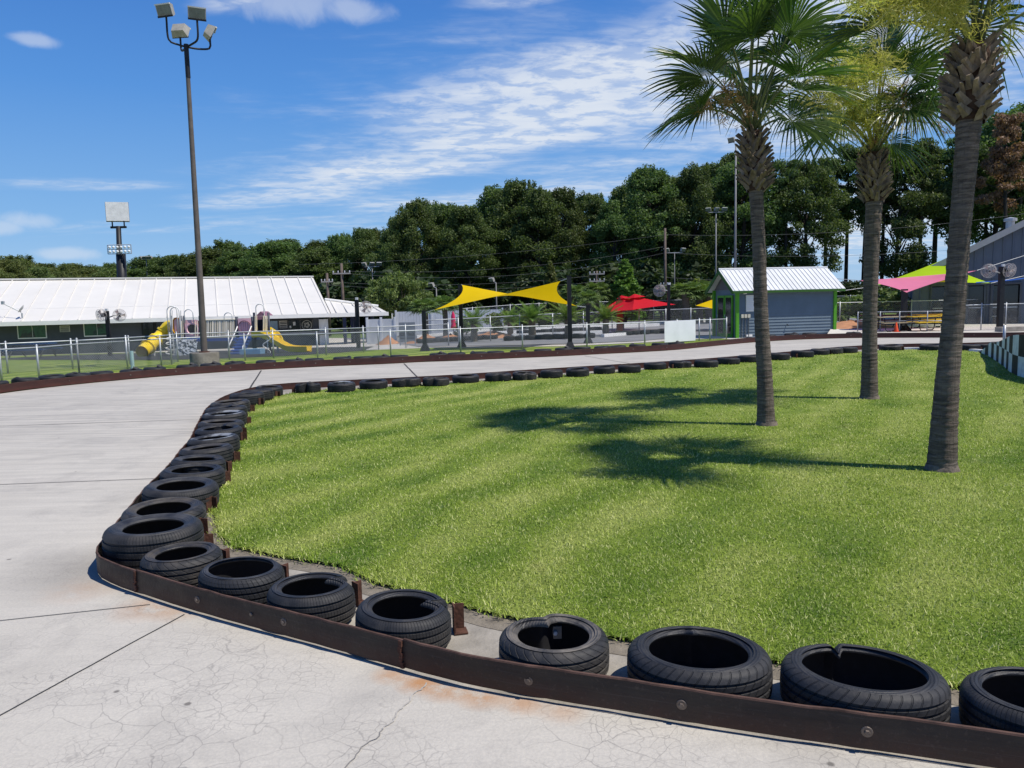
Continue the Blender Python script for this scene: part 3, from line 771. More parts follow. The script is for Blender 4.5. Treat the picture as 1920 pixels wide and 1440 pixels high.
# outer row, behind the outer rail
OUT_T = [21, 66, 119, 165, 203, 264, 305, 353.5, 406, 448.5, 507.5, 554, 597.5, 642.5, 682.5, 721, 758, 821.6, 863, 904.7, 938.6, 983.5, 1020.7, 1062, 1103, 1140, 1173, 1207, 1247, 1286, 1457, 1495, 1530, 1607]
protos = []
for k in range(5):
    dn = [[], [(-1.4, .35, .05, .05)], [(1.2, .3, .12, .09)], [(.2, .3, .07, .04)], []][k]
    protos.append(tyre_parts(.325, .255, .2, dn, 40))
pmesh = []
for t, s, l in protos:
    row = []
    for mb, nm, m in ((t, 'tread', M_tread), (s, 'sidewall', M_wall), (l, 'inner_lining', M_liner)):
        o = mb.build(nm, m, None, True, angle=radians(50)); row.append(o.data); bpy.data.objects.remove(o)
    pmesh.append(row)
olabs = {2: 'between the left fence posts and the rail', 6: 'right of the pale blue marker pipe'}
def on_outer(px, off):
    best = min(range(1, len(outer) - 1), key=lambda i: abs((960 + F * ((Vector((outer[i][0], outer[i][1], T(*outer[i]) - EYE)).dot(cr)) / (Vector((outer[i][0], outer[i][1], T(*outer[i]) - EYE)).dot(cf)))) - px))
    a, b = np.array(outer[best - 1]), np.array(outer[best + 1]); d = (b - a) / np.linalg.norm(b - a)
    return outer[best][0] - d[1] * off, outer[best][1] + d[0] * off
for k, px in enumerate(OUT_T):
    x, y = on_outer(px, .40); v = [0, 1, 4, 3, 0, 2][k % 6]
    if k in (6, 7, 8, 15): v = 2
    r = thing('tyre', (x, y, T(x, y) + .002), f'black tyre behind the outer rail, {ordn(k)} from the left edge', 'tyre', 'tyres behind the outer rail', random.uniform(0, 6.28) if v != 2 else random.uniform(-.4, .4))
    r.scale = (1, 1, random.uniform(.98, 1.12)); r.rotation_euler.x = random.uniform(-.04, .04)
    for me, nm in zip(pmesh[v], ('tread', 'sidewall', 'inner_lining')):
        o = bpy.data.objects.new(nm, me); COL.objects.link(o); o.parent = r

# ------------------------------------------------------------------ palms
def bark_mat():
    q = N('palm_bark'); o = q.obj()
    v = q.n('Mapping', i_Vector=o, i_Scale=(3, 3, 26)).outputs[0]; v2 = q.n('Mapping', i_Vector=o, i_Scale=(30, 30, 2.5)).outputs[0]
    f = q.noise(v, 1.6, 6, .7, .5); g = q.noise(v2, 1.5, 5, .65); b = q.noise(o, 2.2, 4)
    c = q.ramp(f, [(.32, (.050, .039, .032)), (.5, (.135, .108, .088)), (.68, (.25, .205, .165))])
    c = q.mix(q.ramp(g, [(.54, 0.0), (.70, .5)]), c, (.045, .036, .03))
    c = q.mix(q.ramp(b, [(.4, 0.0), (.75, .4)]), c, (.20, .18, .16))
    h = q.math('ADD', q.math('MULTIPLY', f, 1.2), g)
    return q.done(q.bsdf(c, .9, 0, .15, h, .02))
M_bark = bark_mat()
M_boot = mat('old_leaf_base', (.115, .085, .060), .85, .6, 7, bump=.01, bscale=30, stretch=(1, 1, .35), col2=(.20, .155, .112))
M_fibre = mat('palm_fibre', (.055, .030, .018), .95, .5, 9, bump=.02, bscale=30)
M_frond = leafmat('palm_leaf', (.022, .060, .018), (.11, .175, .045), .35, .25, 1.2, .32)
M_stem = mat('leaf_stalk', (.13, .15, .05), .55, .3, 3)
M_plume = leafmat('yellow_green_flower', (.40, .41, .085), (.70, .66, .22), .42, .1, 4, .7)
M_dry = leafmat('dry_flower', (.28, .16, .075), (.46, .30, .16), .3, .1, 4, .8)

def make_frond(root, O, hub, R, droop=.35, spread=128, nseg=25, seed=0, twist=0.0):
    rg = random.Random(seed)
    O, hub = Vector(O), Vector(hub); d = hub - O; L = d.length
    ctrl = O + d * .5 + Vector((0, 0, .16 * L + .05)); pet = []
    for i in range(9):
        t = i / 8; pet.append(O * (1 - t) ** 2 + ctrl * 2 * t * (1 - t) + hub * t * t)
    t = ((pet[-1] - pet[-2]).normalized() + Vector((0, 0, -droop * .8))).normalized()
    up = Vector((rg.uniform(-.25, .25), rg.uniform(-.25, .25), 1)); nr = (up - t * up.dot(t)).normalized()
    nr = (Matrix.Rotation(twist, 3, t) @ nr).normalized(); s = t.cross(nr).normalized()
    o = MB().tube(pet, [.021 - .011 * i / 8 for i in range(9)], 6).build('leaf_stalk', M_stem, root, True)
    mb = MB(); dphi = radians(spread) / nseg; DN = Vector((0, 0, -1))
    for i in range(-nseg, nseg + 1):
        ph = i * dphi; a = abs(ph)
        dr = (t * cos(ph) + s * sin(ph)).normalized()
        # the middle of the leaf arches back over its rib, the sides fold up a little
        dr = (dr + nr * (.62 * (a / radians(spread)) ** 1.2 + .05)).normalized()
        Ri = R * (.80 + .20 * cos(ph)) * rg.uniform(.9, 1.06)
        b0 = hub + t * .10 * R * (1 + cos(ph)) / 2
        wd = dr.cross(nr).normalized(); pl = (wd * cos(.62 * (1 if i % 2 else -1)) + nr * sin(.62 * (1 if i % 2 else -1))).normalized()
        dd = droop * rg.uniform(.75, 1.25); vs = []
        tips = rg.random() < .5
        us = (.03, .22, .46, .70, .88, 1.0)
        for u in us:
            w = min(u, .38) * Ri * dphi * .62 if u <= .46 else .38 * Ri * dphi * .62 * max(.04, (1 - u) / .54) ** .75
            p = b0 + dr * Ri * u + DN * dd * Ri * (.34 * u * u + (.75 * max(0, u - .45) ** 1.5 * (1.9 if tips else .8))) 
            vs += [p - pl * w, p + pl * w]
        mb.add(vs, [(2 * j, 2 * j + 1, 2 * j + 3, 2 * j + 2) for j in range(len(us) - 1)])
    f = mb.build('frond', M_frond, root)
    return f

def plume(root, pts, m, n=16, seed=0, ln=.34, twig=.15, w=.0062, name='flower_stalk'):
    rg = random.Random(seed); P = catmull([tuple(p) for p in pts], .05); mb = MB()
    mb.tube([Vector(p) for p in P], [.013 * (1 - .7 * i / len(P)) for i in range(len(P))], 5)
    def strip(a, b, ww):
        d = (b - a); s = d.cross(Vector((rg.uniform(-1, 1), rg.uniform(-1, 1), rg.uniform(-1, 1)))).normalized() * ww
        c = (a + b) / 2 + Vector((rg.uniform(-1, 1), rg.uniform(-1, 1), rg.uniform(-1.6, .4))) * d.length * .12
        mb.add([a - s, a + s, c - s * .9, c + s * .9, b - s * .4, b + s * .4], [(0, 1, 3, 2), (2, 3, 5, 4)])
    k0 = int(len(P) * .28)
    for i in range(n):
        k = k0 + int((len(P) - 1 - k0) * (i + rg.random()) / n); p = Vector(P[min(k, len(P) - 1)])
        d = Vector((rg.gauss(0, 1), rg.gauss(0, 1), rg.gauss(-.15, .8))).normalized()
        L = ln * rg.uniform(.6, 1.2); e = p + d * L + Vector((0, 0, -.12 * L)); strip(p, e, w * .8)
        for j in range(9):
            a = p.lerp(e, .15 + .85 * (j + rg.random()) / 9)
            d2 = (d * .6 + Vector((rg.gauss(0, .8), rg.gauss(0, .8), rg.gauss(-.1, .7)))).normalized(); b = a + d2 * twig * rg.uniform(.5, 1.4)
            strip(a, b, w * .8)
            for _ in range(3):
                q = a.lerp(b, rg.uniform(.2, 1)); d3 = (d2 * .5 + Vector((rg.gauss(0, .8), rg.gauss(0, .8), rg.gauss(0, .7)))).normalized()
                strip(q, q + d3 * twig * .5, w * .7)
    return mb.build(name, m, root)

def boots(root, B, Tp, rt, rm, n=96, seed=0):
    """old leaf bases criss-crossing under the crown"""
    rg = random.Random(seed); B, Tp = Vector(B), Vector(Tp); ax = Tp - B; H = ax.length
    core = MB(); prof = []
    for i in range(12):
        u = i / 11; prof.append((rt + (rm * .5 - rt) * math.sin(pi * min(1, u * 1.25 + .05)) ** .8 if u < .8 else rm * (.5 - .4 * (u - .8)), u * H))
    M_ = ax.to_track_quat('Z', 'Y').to_matrix()
    core.lathe(prof, 20, B, M=M_); core.build('fibre_core', M_fibre, root, True)
    mb = MB()
    for i in range(n):
        u = (i + .5) / n * .94; a = i * 2.39996 + rg.uniform(-.2, .2)
        rb = rt * 1.02 + (rm * .58 - rt) * math.sin(pi * min(1, u * .92 + .12)) ** .8
        p = B + ax * u; rad = Vector((cos(a), sin(a), 0)); tan = Vector((-sin(a), cos(a), 0))
        out = .80 - .42 * u; lean = rg.choice((-1, 1)) * rg.uniform(.25, .85)
        d = (rad * out + Vector((0, 0, 1)) + tan * lean).normalized()
        L = H * rg.uniform(.15, .215); w = rm * rg.uniform(.12, .17)
        q0 = p + rad * (rb - .02); s = d.cross(rad).normalized(); nn = s.cross(d).normalized(); vs = []
        for k, (t, ww) in enumerate(((-.12, 1.25), (.35, .92), (.8, .66), (1.0, .56))):
            c = q0 + d * L * t + rad * (.05 * t * t); th = .022 * (1 - .5 * t) + .006
            vs += [c - s * w * ww - nn * th * .3, c - nn * th, c + s * w * ww - nn * th * .3, c + nn * th]
        fs = []
        for k in range(3):
            for j in range(4):
                j2 = (j + 1) % 4; fs.append((4 * k + j, 4 * k + j2, 4 * k + 4 + j2, 4 * k + 4 + j))
        fs.append((12, 13, 14, 15)); mb.add(vs, fs)
    return mb.build('boots', M_boot, root)

def palm(D, base, trunk, boot, hubs, label, extra=12, seed=1, Rf=.85, rm=.29, plumes=(), name='palm_tree'):
    rg = random.Random(seed)
    b = Vector((base[0], D, 0)); root = thing(name, b, label, 'palm tree', 'palms on the infield lawn')
    # trunk: rings with ragged edges
    P = [A(px, py, D) for px, py, w in trunk]; Wd = [w * D / F * .5 * 1.01 for px, py, w in trunk]
    P[0].z = -.05
    C = catmull([(*p, w) for p, w in zip(P, Wd)], .028); n = 28; mb = MB(); vs = []
    rr = [rg.random() for _ in range(n)]
    for i, c in enumerate(C):
        st = (i % 3) / 2.0; k = rg.uniform(-.004, .004)
        for j in range(n):
            a = 2 * pi * j / n
            r = c[3] * (1 + .018 * math.sin(a * 3 + i * .07) + .014 * math.sin(a * 5 - i * .11)) + .0045 * (st - .5) + k * .5 + rg.uniform(-.0022, .0022)
            vs.append((c[0] + r * cos(a), c[1] + r * sin(a), c[2] + .006 * math.sin(a * 2 + i)))
    fs = [(i * n + j, i * n + (j + 1) % n, (i + 1) * n + (j + 1) % n, (i + 1) * n + j) for i in range(len(C) - 1) for j in range(n)]
    mb.add(vs, fs); mb.build('trunk', M_bark, root, True)
    # fibrous roots round the foot
    ft = MB(); r0 = Wd[0]
    ft.lathe([(r0 * 1.16, -.03), (r0 * 1.10, .02), (r0 * 1.03, .05), (r0 * .94, .09)], 30, (P[0].x, D, 0))
    ft.v = [(x + rg.uniform(-.008, .008), y + rg.uniform(-.008, .008), z) for x, y, z in ft.v]
    ft.build('root_flare', mat('root_fibre', (.16, .13, .105), .95, .4, 12, bump=.01, bscale=40), root, True)
    Bb, Bt = A(*boot[0], D), A(*boot[1], D)
    boots(root, Bb, Bt, Wd[-1] * 1.05, rm, seed=seed)
    O = Bt + Vector((0, 0, .02)); k = 0
    for (px, py, dy, dr, tw) in hubs:
        h = A(px, py, D); h.y += dy
        make_frond(root, O + Vector((rg.uniform(-.06, .06), rg.uniform(-.06, .06), -.08)), h, Rf * rg.uniform(.92, 1.08), dr, seed=seed * 100 + k, twist=tw + rg.uniform(-.35, .35)); k += 1
    for i in range(extra):                       # the rest of the crown, all round
        a = i * 2.4 + rg.uniform(-.3, .3); e = rg.uniform(.15, 1.25); L = rg.uniform(.75, 1.05)
        h = O + Vector((cos(a) * cos(e), sin(a) * cos(e), sin(e))) * L
        make_frond(root, O + Vector((0, 0, -.05)), h, Rf * rg.uniform(.85, 1.05), rg.uniform(.2, .55), seed=seed * 100 + 50 + i, twist=rg.uniform(-.5, .5))
    for i, (pts, m, cnt, ln) in enumerate(plumes):
        q = [tuple(O)] + [tuple(A(px, py, D + dy)) for px, py, dy in pts]
        plume(root, q, m, cnt, seed * 10 + i, ln)
    return root

palm1 = palm(11.272, (3.757,), [(1437, 802, 38), (1436, 775, 32), (1433, 700, 28), (1427, 580, 25), (1423, 460, 23.5), (1419, 385, 24), (1417, 350, 26)], ((1416, 358), (1411, 246)),
     [(1322, 158, -.25, .30, .3), (1338, 118, .35, .3, -.2), (1352, 82, -.35, .22, .2), (1378, 62, .3, .15, 0), (1400, 45, -.35, .1, .3), (1428, 50, .1, .1, -.3), (1452, 62, -.3, .2, .2),
      (1478, 92, .3, .3, -.4), (1490, 130, -.2, .4, .3), (1380, 105, -.7, .3, .4), (1440, 105, -.75, .35, -.3), (1415, 120, .8, .3, 0), (1462, 232, -.3, .5, .5), (1450, 160, .75, .5, .2), (1358, 160, .6, .45, .2), (1398, 75, .75, .2, .3), (1425, 85, -.45, .2, .1)],
     'left palm tree on the lawn, its dark crown clear of the other two', 7, 3, .95, .27,
     [([(1385, 180, -.2), (1345, 175, -.3), (1318, 205, -.3)], M_dry, 14, .22), ([(1390, 190, .2), (1360, 200, .3), (1345, 225, .3)], M_dry, 8, .2)])
palm2 = palm(13.925, (6.518,), [(1630, 752, 33), (1630, 730, 30), (1630, 690, 28), (1631, 600, 25), (1634, 480, 26), (1638, 400, 28), (1639, 365, 29)], ((1639, 378), (1637, 286)),
     [(1585, 236, -.25, .7, .2), (1560, 190, .3, .4, .2), (1575, 130, -.3, .3, 0), (1605, 105, .4, .2, .2), (1640, 95, -.4, .1, 0), (1675, 110, .4, .2, -.2), (1705, 150, -.3, .35, .2), (1725, 200, .3, .5, 0),
      (1620, 160, -.8, .4, .3), (1660, 165, -.8, .4, -.3), (1640, 140, .8, .3, 0), (1600, 190, .7, .5, .2), (1690, 215, -.5, .65, .1), (1655, 225, -.75, .8, 0), (1620, 215, .75, .7, 0)],
     'middle palm tree, farthest back of the three, half hidden by yellow flower sprays', 4, 5, 1.0, .33,
     [([(1610, 200, -.9), (1560, 120, -1.5), (1500, 140, -1.8)], M_plume, 44, .46), ([(1615, 190, -.8), (1580, 100, -1.5), (1540, 90, -1.8)], M_plume, 40, .46), ([(1625, 180, -.8), (1610, 110, -1.6), (1580, 170, -1.9)], M_plume, 40, .44),
      ([(1640, 190, -.8), (1650, 90, -1.6), (1660, 130, -1.9)], M_plume, 36, .42), ([(1600, 210, -.8), (1545, 170, -1.3), (1515, 215, -1.4)], M_plume, 40, .42), ([(1610, 200, -.9), (1560, 190, -1.4), (1580, 230, -1.5)], M_plume, 30, .36),
      ([(1665, 190, -.4), (1690, 160, -.6), (1715, 205, -.7)], M_dry, 26, .36), ([(1660, 210, .2), (1700, 200, .2), (1730, 230, .2)], M_dry, 18, .3), ([(1680, 235, .3), (1740, 230, .4), (1790, 250, .5)], M_dry, 5, .15)])
palm3 = palm(8.085, (4.587,), [(1766, 888, 56), (1767, 866, 52), (1770, 800, 46), (1777, 700, 40), (1787, 600, 37), (1798, 460, 36), (1808, 340, 37), (1814, 260, 40), (1817, 215, 44)], ((1817, 228), (1827, 84)),
     [(1752, -40, .4, .35, .3), (1752, -60, .3, .3, 0), (1790, -85, -.3, .2, .2), (1830, -110, .3, .1, 0), (1875, -90, -.3, .2, .1), (1915, -40, .3, .35, 0), (1945, 20, -.2, .6, .2), (1800, -40, -.75, .75, .2), (1855, -40, .7, .4, 0), (1780, -40, -.6, .6, 0), (1900, 10, .6, .6, 0)],
     'nearest and thickest palm, its crown cut by the top of the picture', 5, 9, .92, .33,
     [([(1775, 0, -.5), (1715, -20, -.7), (1660, 30, -.8)], M_plume, 30, .30), ([(1780, 0, -.4), (1720, -10, -.7), (1630, 15, -.8)], M_plume, 34, .30), ([(1770, -30, -.4), (1700, -50, -.6), (1610, 20, -.7)], M_plume, 34, .30),
      ([(1880, 20, .3), (1895, 60, .3), (1888, 110, .3)], M_plume, 8, .12)])

# ------------------------------------------------------------------ trees
M_crown = leafmat('broad_leaves', (.042, .080, .026), (.175, .235, .075), .42, .45, .35)
M_under = leafmat('undergrowth_leaves', (.014, .030, .011), (.058, .085, .028), .25, .4, .35)
M_pine = leafmat('pine_needles', (.038, .074, .027), (.155, .215, .07), .4, .4, .35)
M_bright = leafmat('bright_leaves', (.07, .15, .025), (.21, .34, .07), .42, .2, .5)
M_oak = leafmat('small_oak_leaves', (.085, .135, .038), (.27, .33, .115), .42, .2, .6)
M_pale = leafmat('olive_leaves', (.08, .115, .034), (.22, .26, .09), .4, .3, .4)
M_brown = leafmat('rusty_leaves', (.16, .075, .05), (.30, .16, .11), .3, .1, .5)
M_trunk = mat('tree_bark', (.05, .042, .036), .95, .4, 2, objvar=.5)

def leaves(clumps, size, elong=1.7, shell=.55):
    C = np.array([c[:3] for c in clumps]); RX = np.array([c[3] for c in clumps]); RZ = np.array([c[4] for c in clumps]); K = np.array([int(c[5]) for c in clumps])
    idx = np.repeat(np.arange(len(clumps)), K); n = len(idx)
    d = RNG.normal(size=(n, 3)); d /= np.linalg.norm(d, axis=1)[:, None]
    rad = RNG.uniform(0, 1, n) ** shell
    p = C[idx] + d * rad[:, None] * np.column_stack([RX[idx], RX[idx], RZ[idx]])
    nrm = d * .45 + RNG.normal(size=(n, 3)) * .75 + np.array([0, 0, .3]); nrm /= np.linalg.norm(nrm, axis=1)[:, None]
    t = np.cross(nrm, RNG.normal(size=(n, 3))); t /= np.linalg.norm(t, axis=1)[:, None]; b = np.cross(nrm, t)
    s = size * RNG.uniform(.6, 1.35, n)[:, None]
    V = np.stack([p - t * s * elong / 2, p + b * s / 2 - t * s * .1, p + t * s * elong / 2, p - b * s / 2 - t * s * .1], 1).reshape(-1, 3)
    return V, np.arange(n * 4).reshape(-1, 4)

def tree_meshes(kind, H, seed):
    rg = random.Random(seed); cl = []; tr = MB()
    def limb(a, b, r):
        a, b = Vector(a), Vector(b); m = (a + b) / 2 + Vector((rg.uniform(-.1, .1), rg.uniform(-.1, .1), .06)) * (b - a).length
        tr.tube([a, m, b], [r, r * .7, r * .3], 5, False)
    if kind == 'broad':
        th = H * .80; ln = [(0, 0, -.2), (rg.uniform(-.2, .2), rg.uniform(-.2, .2), th * .4), (rg.uniform(-.5, .5), rg.uniform(-.5, .5), th * .75), (0, 0, th)]
        tr.tube(ln, [H * .020, H * .015, H * .010, H * .003], 8, False)
        for i in range(96):
            u = rg.uniform(.10, 1); z = H * (.16 + .84 * u); rad = H * .25 * (math.sin(pi * min(1, .12 + u * .88)) ** .6) * sqrt(rg.uniform(.2, 1))
            a = rg.uniform(0, 2 * pi); rad *= 1.12; c = (rad * cos(a), rad * sin(a), z); r = H * rg.uniform(.035, .10)
            cl.append((*c, r, r * rg.uniform(.6, .85), 320 * (r / (H * .065)) ** 2))
            if i % 9 == 0:
                a2 = rg.uniform(0, 2 * pi); q2 = H * .13 * sqrt(rg.random()); r2 = H * rg.uniform(.022, .045)
                for k2 in range(3): cl.append((q2 * cos(a2) + rg.uniform(-.02, .02) * H, q2 * sin(a2) + rg.uniform(-.02, .02) * H, H * (.93 + .035 * k2) + rg.uniform(-.01, .01) * H, r2 * (1.2 - .3 * k2), r2 * 1.3, 70))
            if i % 3 == 0: limb((0, 0, max(H * .18, z - rad * .9)), c, H * .0055)
        return tr, cl, H * .0098
    if kind == 'pine':
        bx, by = rg.uniform(-.6, .6), rg.uniform(-.6, .6)
        tr.tube([(0, 0, -.2), (bx * .4, by * .4, H * .35), (bx, by, H * .7), (bx * 1.1, by * 1.1, H * .97)], [H * .014, H * .012, H * .009, H * .002], 8, False)
        for i in range(25):
            u = (i + rg.random()) / 25; z = H * (.53 + .45 * u); rad = H * .20 * (1 - u * .6) * rg.uniform(.25, 1)
            a = i * 2.4; c = (bx + rad * cos(a), by + rad * sin(a), z); r = H * rg.uniform(.042, .078)
            cl.append((*c, r, r * rg.uniform(.4, .6), 380 * (r / (H * .06)) ** 2)); limb((bx * .9, by * .9, z - rad * .3), c, H * .003)
        return tr, cl, H * .0098
    if kind == 'cone':
        tr.tube([(0, 0, -.2), (0, 0, H * .9)], [H * .018, H * .003], 7, False)
        for i in range(60):
            u = (i + rg.random()) / 60; z = H * (.10 + .86 * u); rad = H * .25 * (1 - u) ** .8 * rg.uniform(.5, 1); a = i * 2.4; r = H * (.085 - .05 * u)
            cl.append((rad * cos(a), rad * sin(a), z, r, r * .8, 120))
        return tr, cl, H * .026
    if kind == 'round':
        tr.tube([(0, 0, -.2), (.05, 0, H * .3), (0, .05, H * .6)], [H * .035, H * .028, H * .01], 9, False)
        for i in range(70):
            u = rg.uniform(-1, 1); a = rg.uniform(0, 2 * pi); q = sqrt(1 - u * u); k = rg.uniform(.65, 1)
            c = (H * .50 * q * cos(a) * k, H * .50 * q * sin(a) * k, H * (.62 + .32 * u * k)); r = H * rg.uniform(.08, .13)
            cl.append((*c, r, r * .75, 190))
            if i % 4 == 0: limb((0, 0, H * .3), c, H * .010)
        return tr, cl, H * .024
    if kind == 'shrub':
        tr.tube([(0, 0, -.1), (0, 0, H * .5)], [H * .03, H * .008], 6, False)
        for i in range(26):
            a = rg.uniform(0, 2 * pi); rad = H * .5 * sqrt(rg.random()); z = H * rg.uniform(.12, .88) * (1 - .35 * (rad / (H * .5)) ** 2); r = H * rg.uniform(.13, .2)
            cl.append((rad * cos(a), rad * sin(a), z, r, r * .85, 115))
        return tr, cl, H * .05

PROTO = {}
def proto(kind, H, seed, m):
    key = (kind, seed, m.name)
    if key not in PROTO:
        tr, cl, size = tree_meshes(kind, H, seed)
        V, Fq = leaves(cl, size); me = npmesh('crown', V, Fq, m)
        tm = tr.mesh('trunk'); tm.materials.append(M_trunk)
        PROTO[key] = (tm, me)
    return PROTO[key]
def plant(name, kind, loc, H, W, m, label, cat, group, seed=0, base=16.0, rz=None):
    tm, cm = proto(kind, base, seed, m)
    r = thing(name, loc, label, cat, group, random.uniform(0, 6.28) if rz is None else rz)
    r.scale = (W / base, W / base, H / base)
    for me, nm in ((tm, 'trunk'), (cm, 'crown')):
        o = bpy.data.objects.new(nm, me); COL.objects.link(o); o.parent = r
    return r

def interp(tab, x):
    for (a, ya), (b, yb) in zip(tab, tab[1:]):
        if x <= b: return ya + (yb - ya) * max(0, (x - a) / (b - a))
    return tab[-1][1]
TOP = [(-100, 470), (0, 478), (60, 490), (130, 505), (250, 500), (330, 478), (420, 468), (500, 442), (600, 450), (680, 430), (755, 428), (772, 398), (850, 388), (900, 374), (950, 362), (1000, 356), (1060, 352), (1110, 372), (1150, 400), (1172, 360), (1205, 326), (1260, 345), (1330, 318), (1400, 300), (1480, 292), (1560, 288), (1640, 280), (1700, 276), (1760, 262), (1860, 235), (1925, 200), (2100, 180)]
def land(px):
    for lim, s in ((130, 'above the far left roof end'), (330, 'above the white roof middle'), (600, 'above the white roof right end'), (800, 'behind the round oak'), (1100, 'behind the yellow sail'), (1340, 'behind the red umbrella'), (1600, 'behind the shed'), (9999, 'behind the pink sail')):
        if px < lim: return s
cnt = {}
def tl(kindname, where, row):
    k = (kindname, where, row); cnt[k] = cnt.get(k, 0) + 1
    return f'{kindname}, {row}, {ordn(cnt[k] - 1)} from the left {where}'
def tree_row(px0, px1, step, Dfun, row, dtop, seed0):
    px = px0; i = 0
    while px < px1:
        q = px + random.uniform(-.25, .25) * step; D = Dfun(q) + random.uniform(-4, 4); top = interp(TOP, q) + dtop + random.uniform(-10, 24)
        z0 = T(A(q, 560, D).x, D); z1 = A(q, top - 4, D).z + .4; Hh = z1 - z0; x = A(q, 560, D).x
        pine = (q > 1100 and (i % 5) < (4 if q > 1400 else 1))
        kind = 'pine' if pine else 'broad'
        w = where = land(q)
        m = M_pine if pine else (M_pale if q < 230 and row == 'front row' else M_crown)
        lb = tl('tall bare-trunked pine' if pine else ('lighter green broadleaf tree' if m is M_pale else 'dark leafy tree'), where, row)
        Wd = (Hh * (random.uniform(.78, 1.05) if not pine else .9)) if q > 600 else max(Hh * 1.6, 17)
        plant('pine_tree' if pine else 'broadleaf_tree', kind, (x, D, z0), Hh, Wd, m, lb, 'tree', 'trees in the far tree line', (seed0 + i) % 4 + (10 if pine else 0))
        px += step * (.72 if q > 1400 else 1); i += 1
far = lambda q: 96 if q > 700 else 96 + (700 - q) * .06
tree_row(-60, 2040, 47, lambda q: far(q), 'front row', 6, 1)
tree_row(-30, 1395, 52, lambda q: far(q) + 16, 'back row', 8, 2)
tree_row(1760, 2060, 62, lambda q: far(q) + 16, 'back row', 8, 3)
for i, px in enumerate(range(560, 2000, 46)):       # undergrowth along the foot of the wood
    D = 84 + random.uniform(-3, 3); p = A(px, 560, D); hh = random.uniform(4.5, 8) if px < 1400 else random.uniform(3, 4.6)
    plant('undergrowth_bush', 'shrub', (p.x, D, T(p.x, D)), hh, hh * 1.3, M_under, f'dark bush at the foot of the tree line, {ordn(i)} from the left', 'bush', 'undergrowth below the tree line', i % 3)

# ------------------------------------------------------------------ fences
M_galv = mat('galvanised_steel', (.42, .44, .46), .5, .2, 6, metal=.55)
M_wire = mat('fence_wire', (.27, .285, .30), .5, .1, 6, metal=.4)
M_black = mat('black_steel', (.014, .015, .018), .5, .3, 8)
M_navy = mat('navy_paint', (.016, .024, .062), .5, .2, 5)

def fence(pts, h, label, wire=.0050, gap=.085, cat='fence', group=None, rail=True, name='chain_link_fence', step=0):
    P = [Vector((x, y, T(x, y))) for x, y in pts]
    if step:
        Q = []
        for a, b in zip(P, P[1:]):
            k = max(1, round((b - a).length / step)); Q += [a.lerp(b, i / k) for i in range(k)]
        P = Q + [P[-1]]
        for p in P: p.z = T(p.x, p.y)
    root = thing(name, P[0], label, cat, group)
    for p in P:
        mb = MB(); mb.tube([p + Vector((0, 0, -.05)), p + Vector((0, 0, h + .05))], .03, 8); mb.lathe([(.034, 0), (.03, .03), (0, .045)], 8, p + Vector((0, 0, h + .05)))
        mb.build('post', M_galv, root, True)
    if rail:
        mb = MB(); mb.tube([p + Vector((0, 0, h)) for p in P], .022, 7); mb.build('top_rail', M_galv, root, True)
    mb = MB(); zb = .04; hh = h - .05
    for a, b in zip(P, P[1:]):
        L = (b - a).length
        if L < .1: continue
        d = (b - a) / L; n = Vector((-d.y, d.x, 0)).normalized() * wire * .6; k = int((L + hh) / gap)
        for sg in (1, -1):
            for i in range(k + 1):
                s0 = i * gap - (hh if sg == 1 else 0); z0, s1, z1 = 0.0, s0 + sg * hh, hh
                if sg == 1:
                    if s0 < 0: z0 = -s0; s0 = 0.0
                    if s1 > L: z1 -= s1 - L; s1 = L
                else:
                    if s0 > L: z0 = s0 - L; s0 = L
                    if s1 < 0: z1 += s1; s1 = 0.0
                if z1 - z0 < .01: continue
                A0 = a + d * s0 + Vector((0, 0, zb + z0)); A1 = a + d * s1 + Vector((0, 0, zb + z1)); w = Vector((0, 0, wire * .8))
                if sg < 0: A0 = A0 + n * 1.2; A1 = A1 + n * 1.2
                mb.add([A0 - w, A0 + w, A0 + n, A1 - w, A1 + w, A1 + n], [(0, 1, 4, 3), (1, 2, 5, 4), (2, 0, 3, 5)])
    mb.build('chain_link_mesh', M_wire, root)
    return root
def gl(*ps): return [tuple(G(*p)[:2]) for p in ps]
FR = gl((4, 720), (74, 713.5), (149, 703), (303, 687), (460, 677), (596, 675), (733, 668.6), (864, 662), (980, 656.6), (1100.6, 652), (1209, 646.7), (1273.5, 643.5), (1311, 640), (1331, 639), (1362, 637))
_a, _b = Vector(FR[10]), Vector(FR[12]); FR[11] = tuple(_a.lerp(_b, .58))
fence([(-15.6, 18.5)] + FR, .97, 'long galvanised chain link fence running behind the outer rail', group='chain link fences', step=0)
fence([FR[2], (-12.9, 25.8), (-12.3, 27.8), (-12.8, 29.5), (-11.0, 30.0), (-9.4, 30.4), (-7.6, 31.6), (-6.4, 33.4), (-6.2, 36.0), (-5.0, 36.6), (-3.0, 37.0)], 1.08, 'chain link fence enclosing the playground, with panels seen edge-on', group='chain link fences')
fence([(-18.5, 24.0), (-16.6, 25.3), (-15.2, 26.6), (-14.2, 28.6)], 1.0, 'short chain link fence over the left lawn, farther back', group='chain link fences')
fence([(-4.2, 37.2), (.5, 42), (8, 48), (14, 53), (22, 60)], 1.3, 'chain link fence crossing beside the far kart track', wire=.005, gap=.12, group='chain link fences', step=2.6)
fence([(-9.5, 62), (0, 66), (10, 70), (22, 70), (32, 66)], 1.9, 'tall dark chain link fence at the back of the far track', wire=.006, gap=.16, group='chain link fences', step=3)
fence(gl((1806, 622), (1839, 620), (1885, 618), (1960, 616)), 1.3, 'chain link fence before the grey building at the right edge', group='chain link fences')
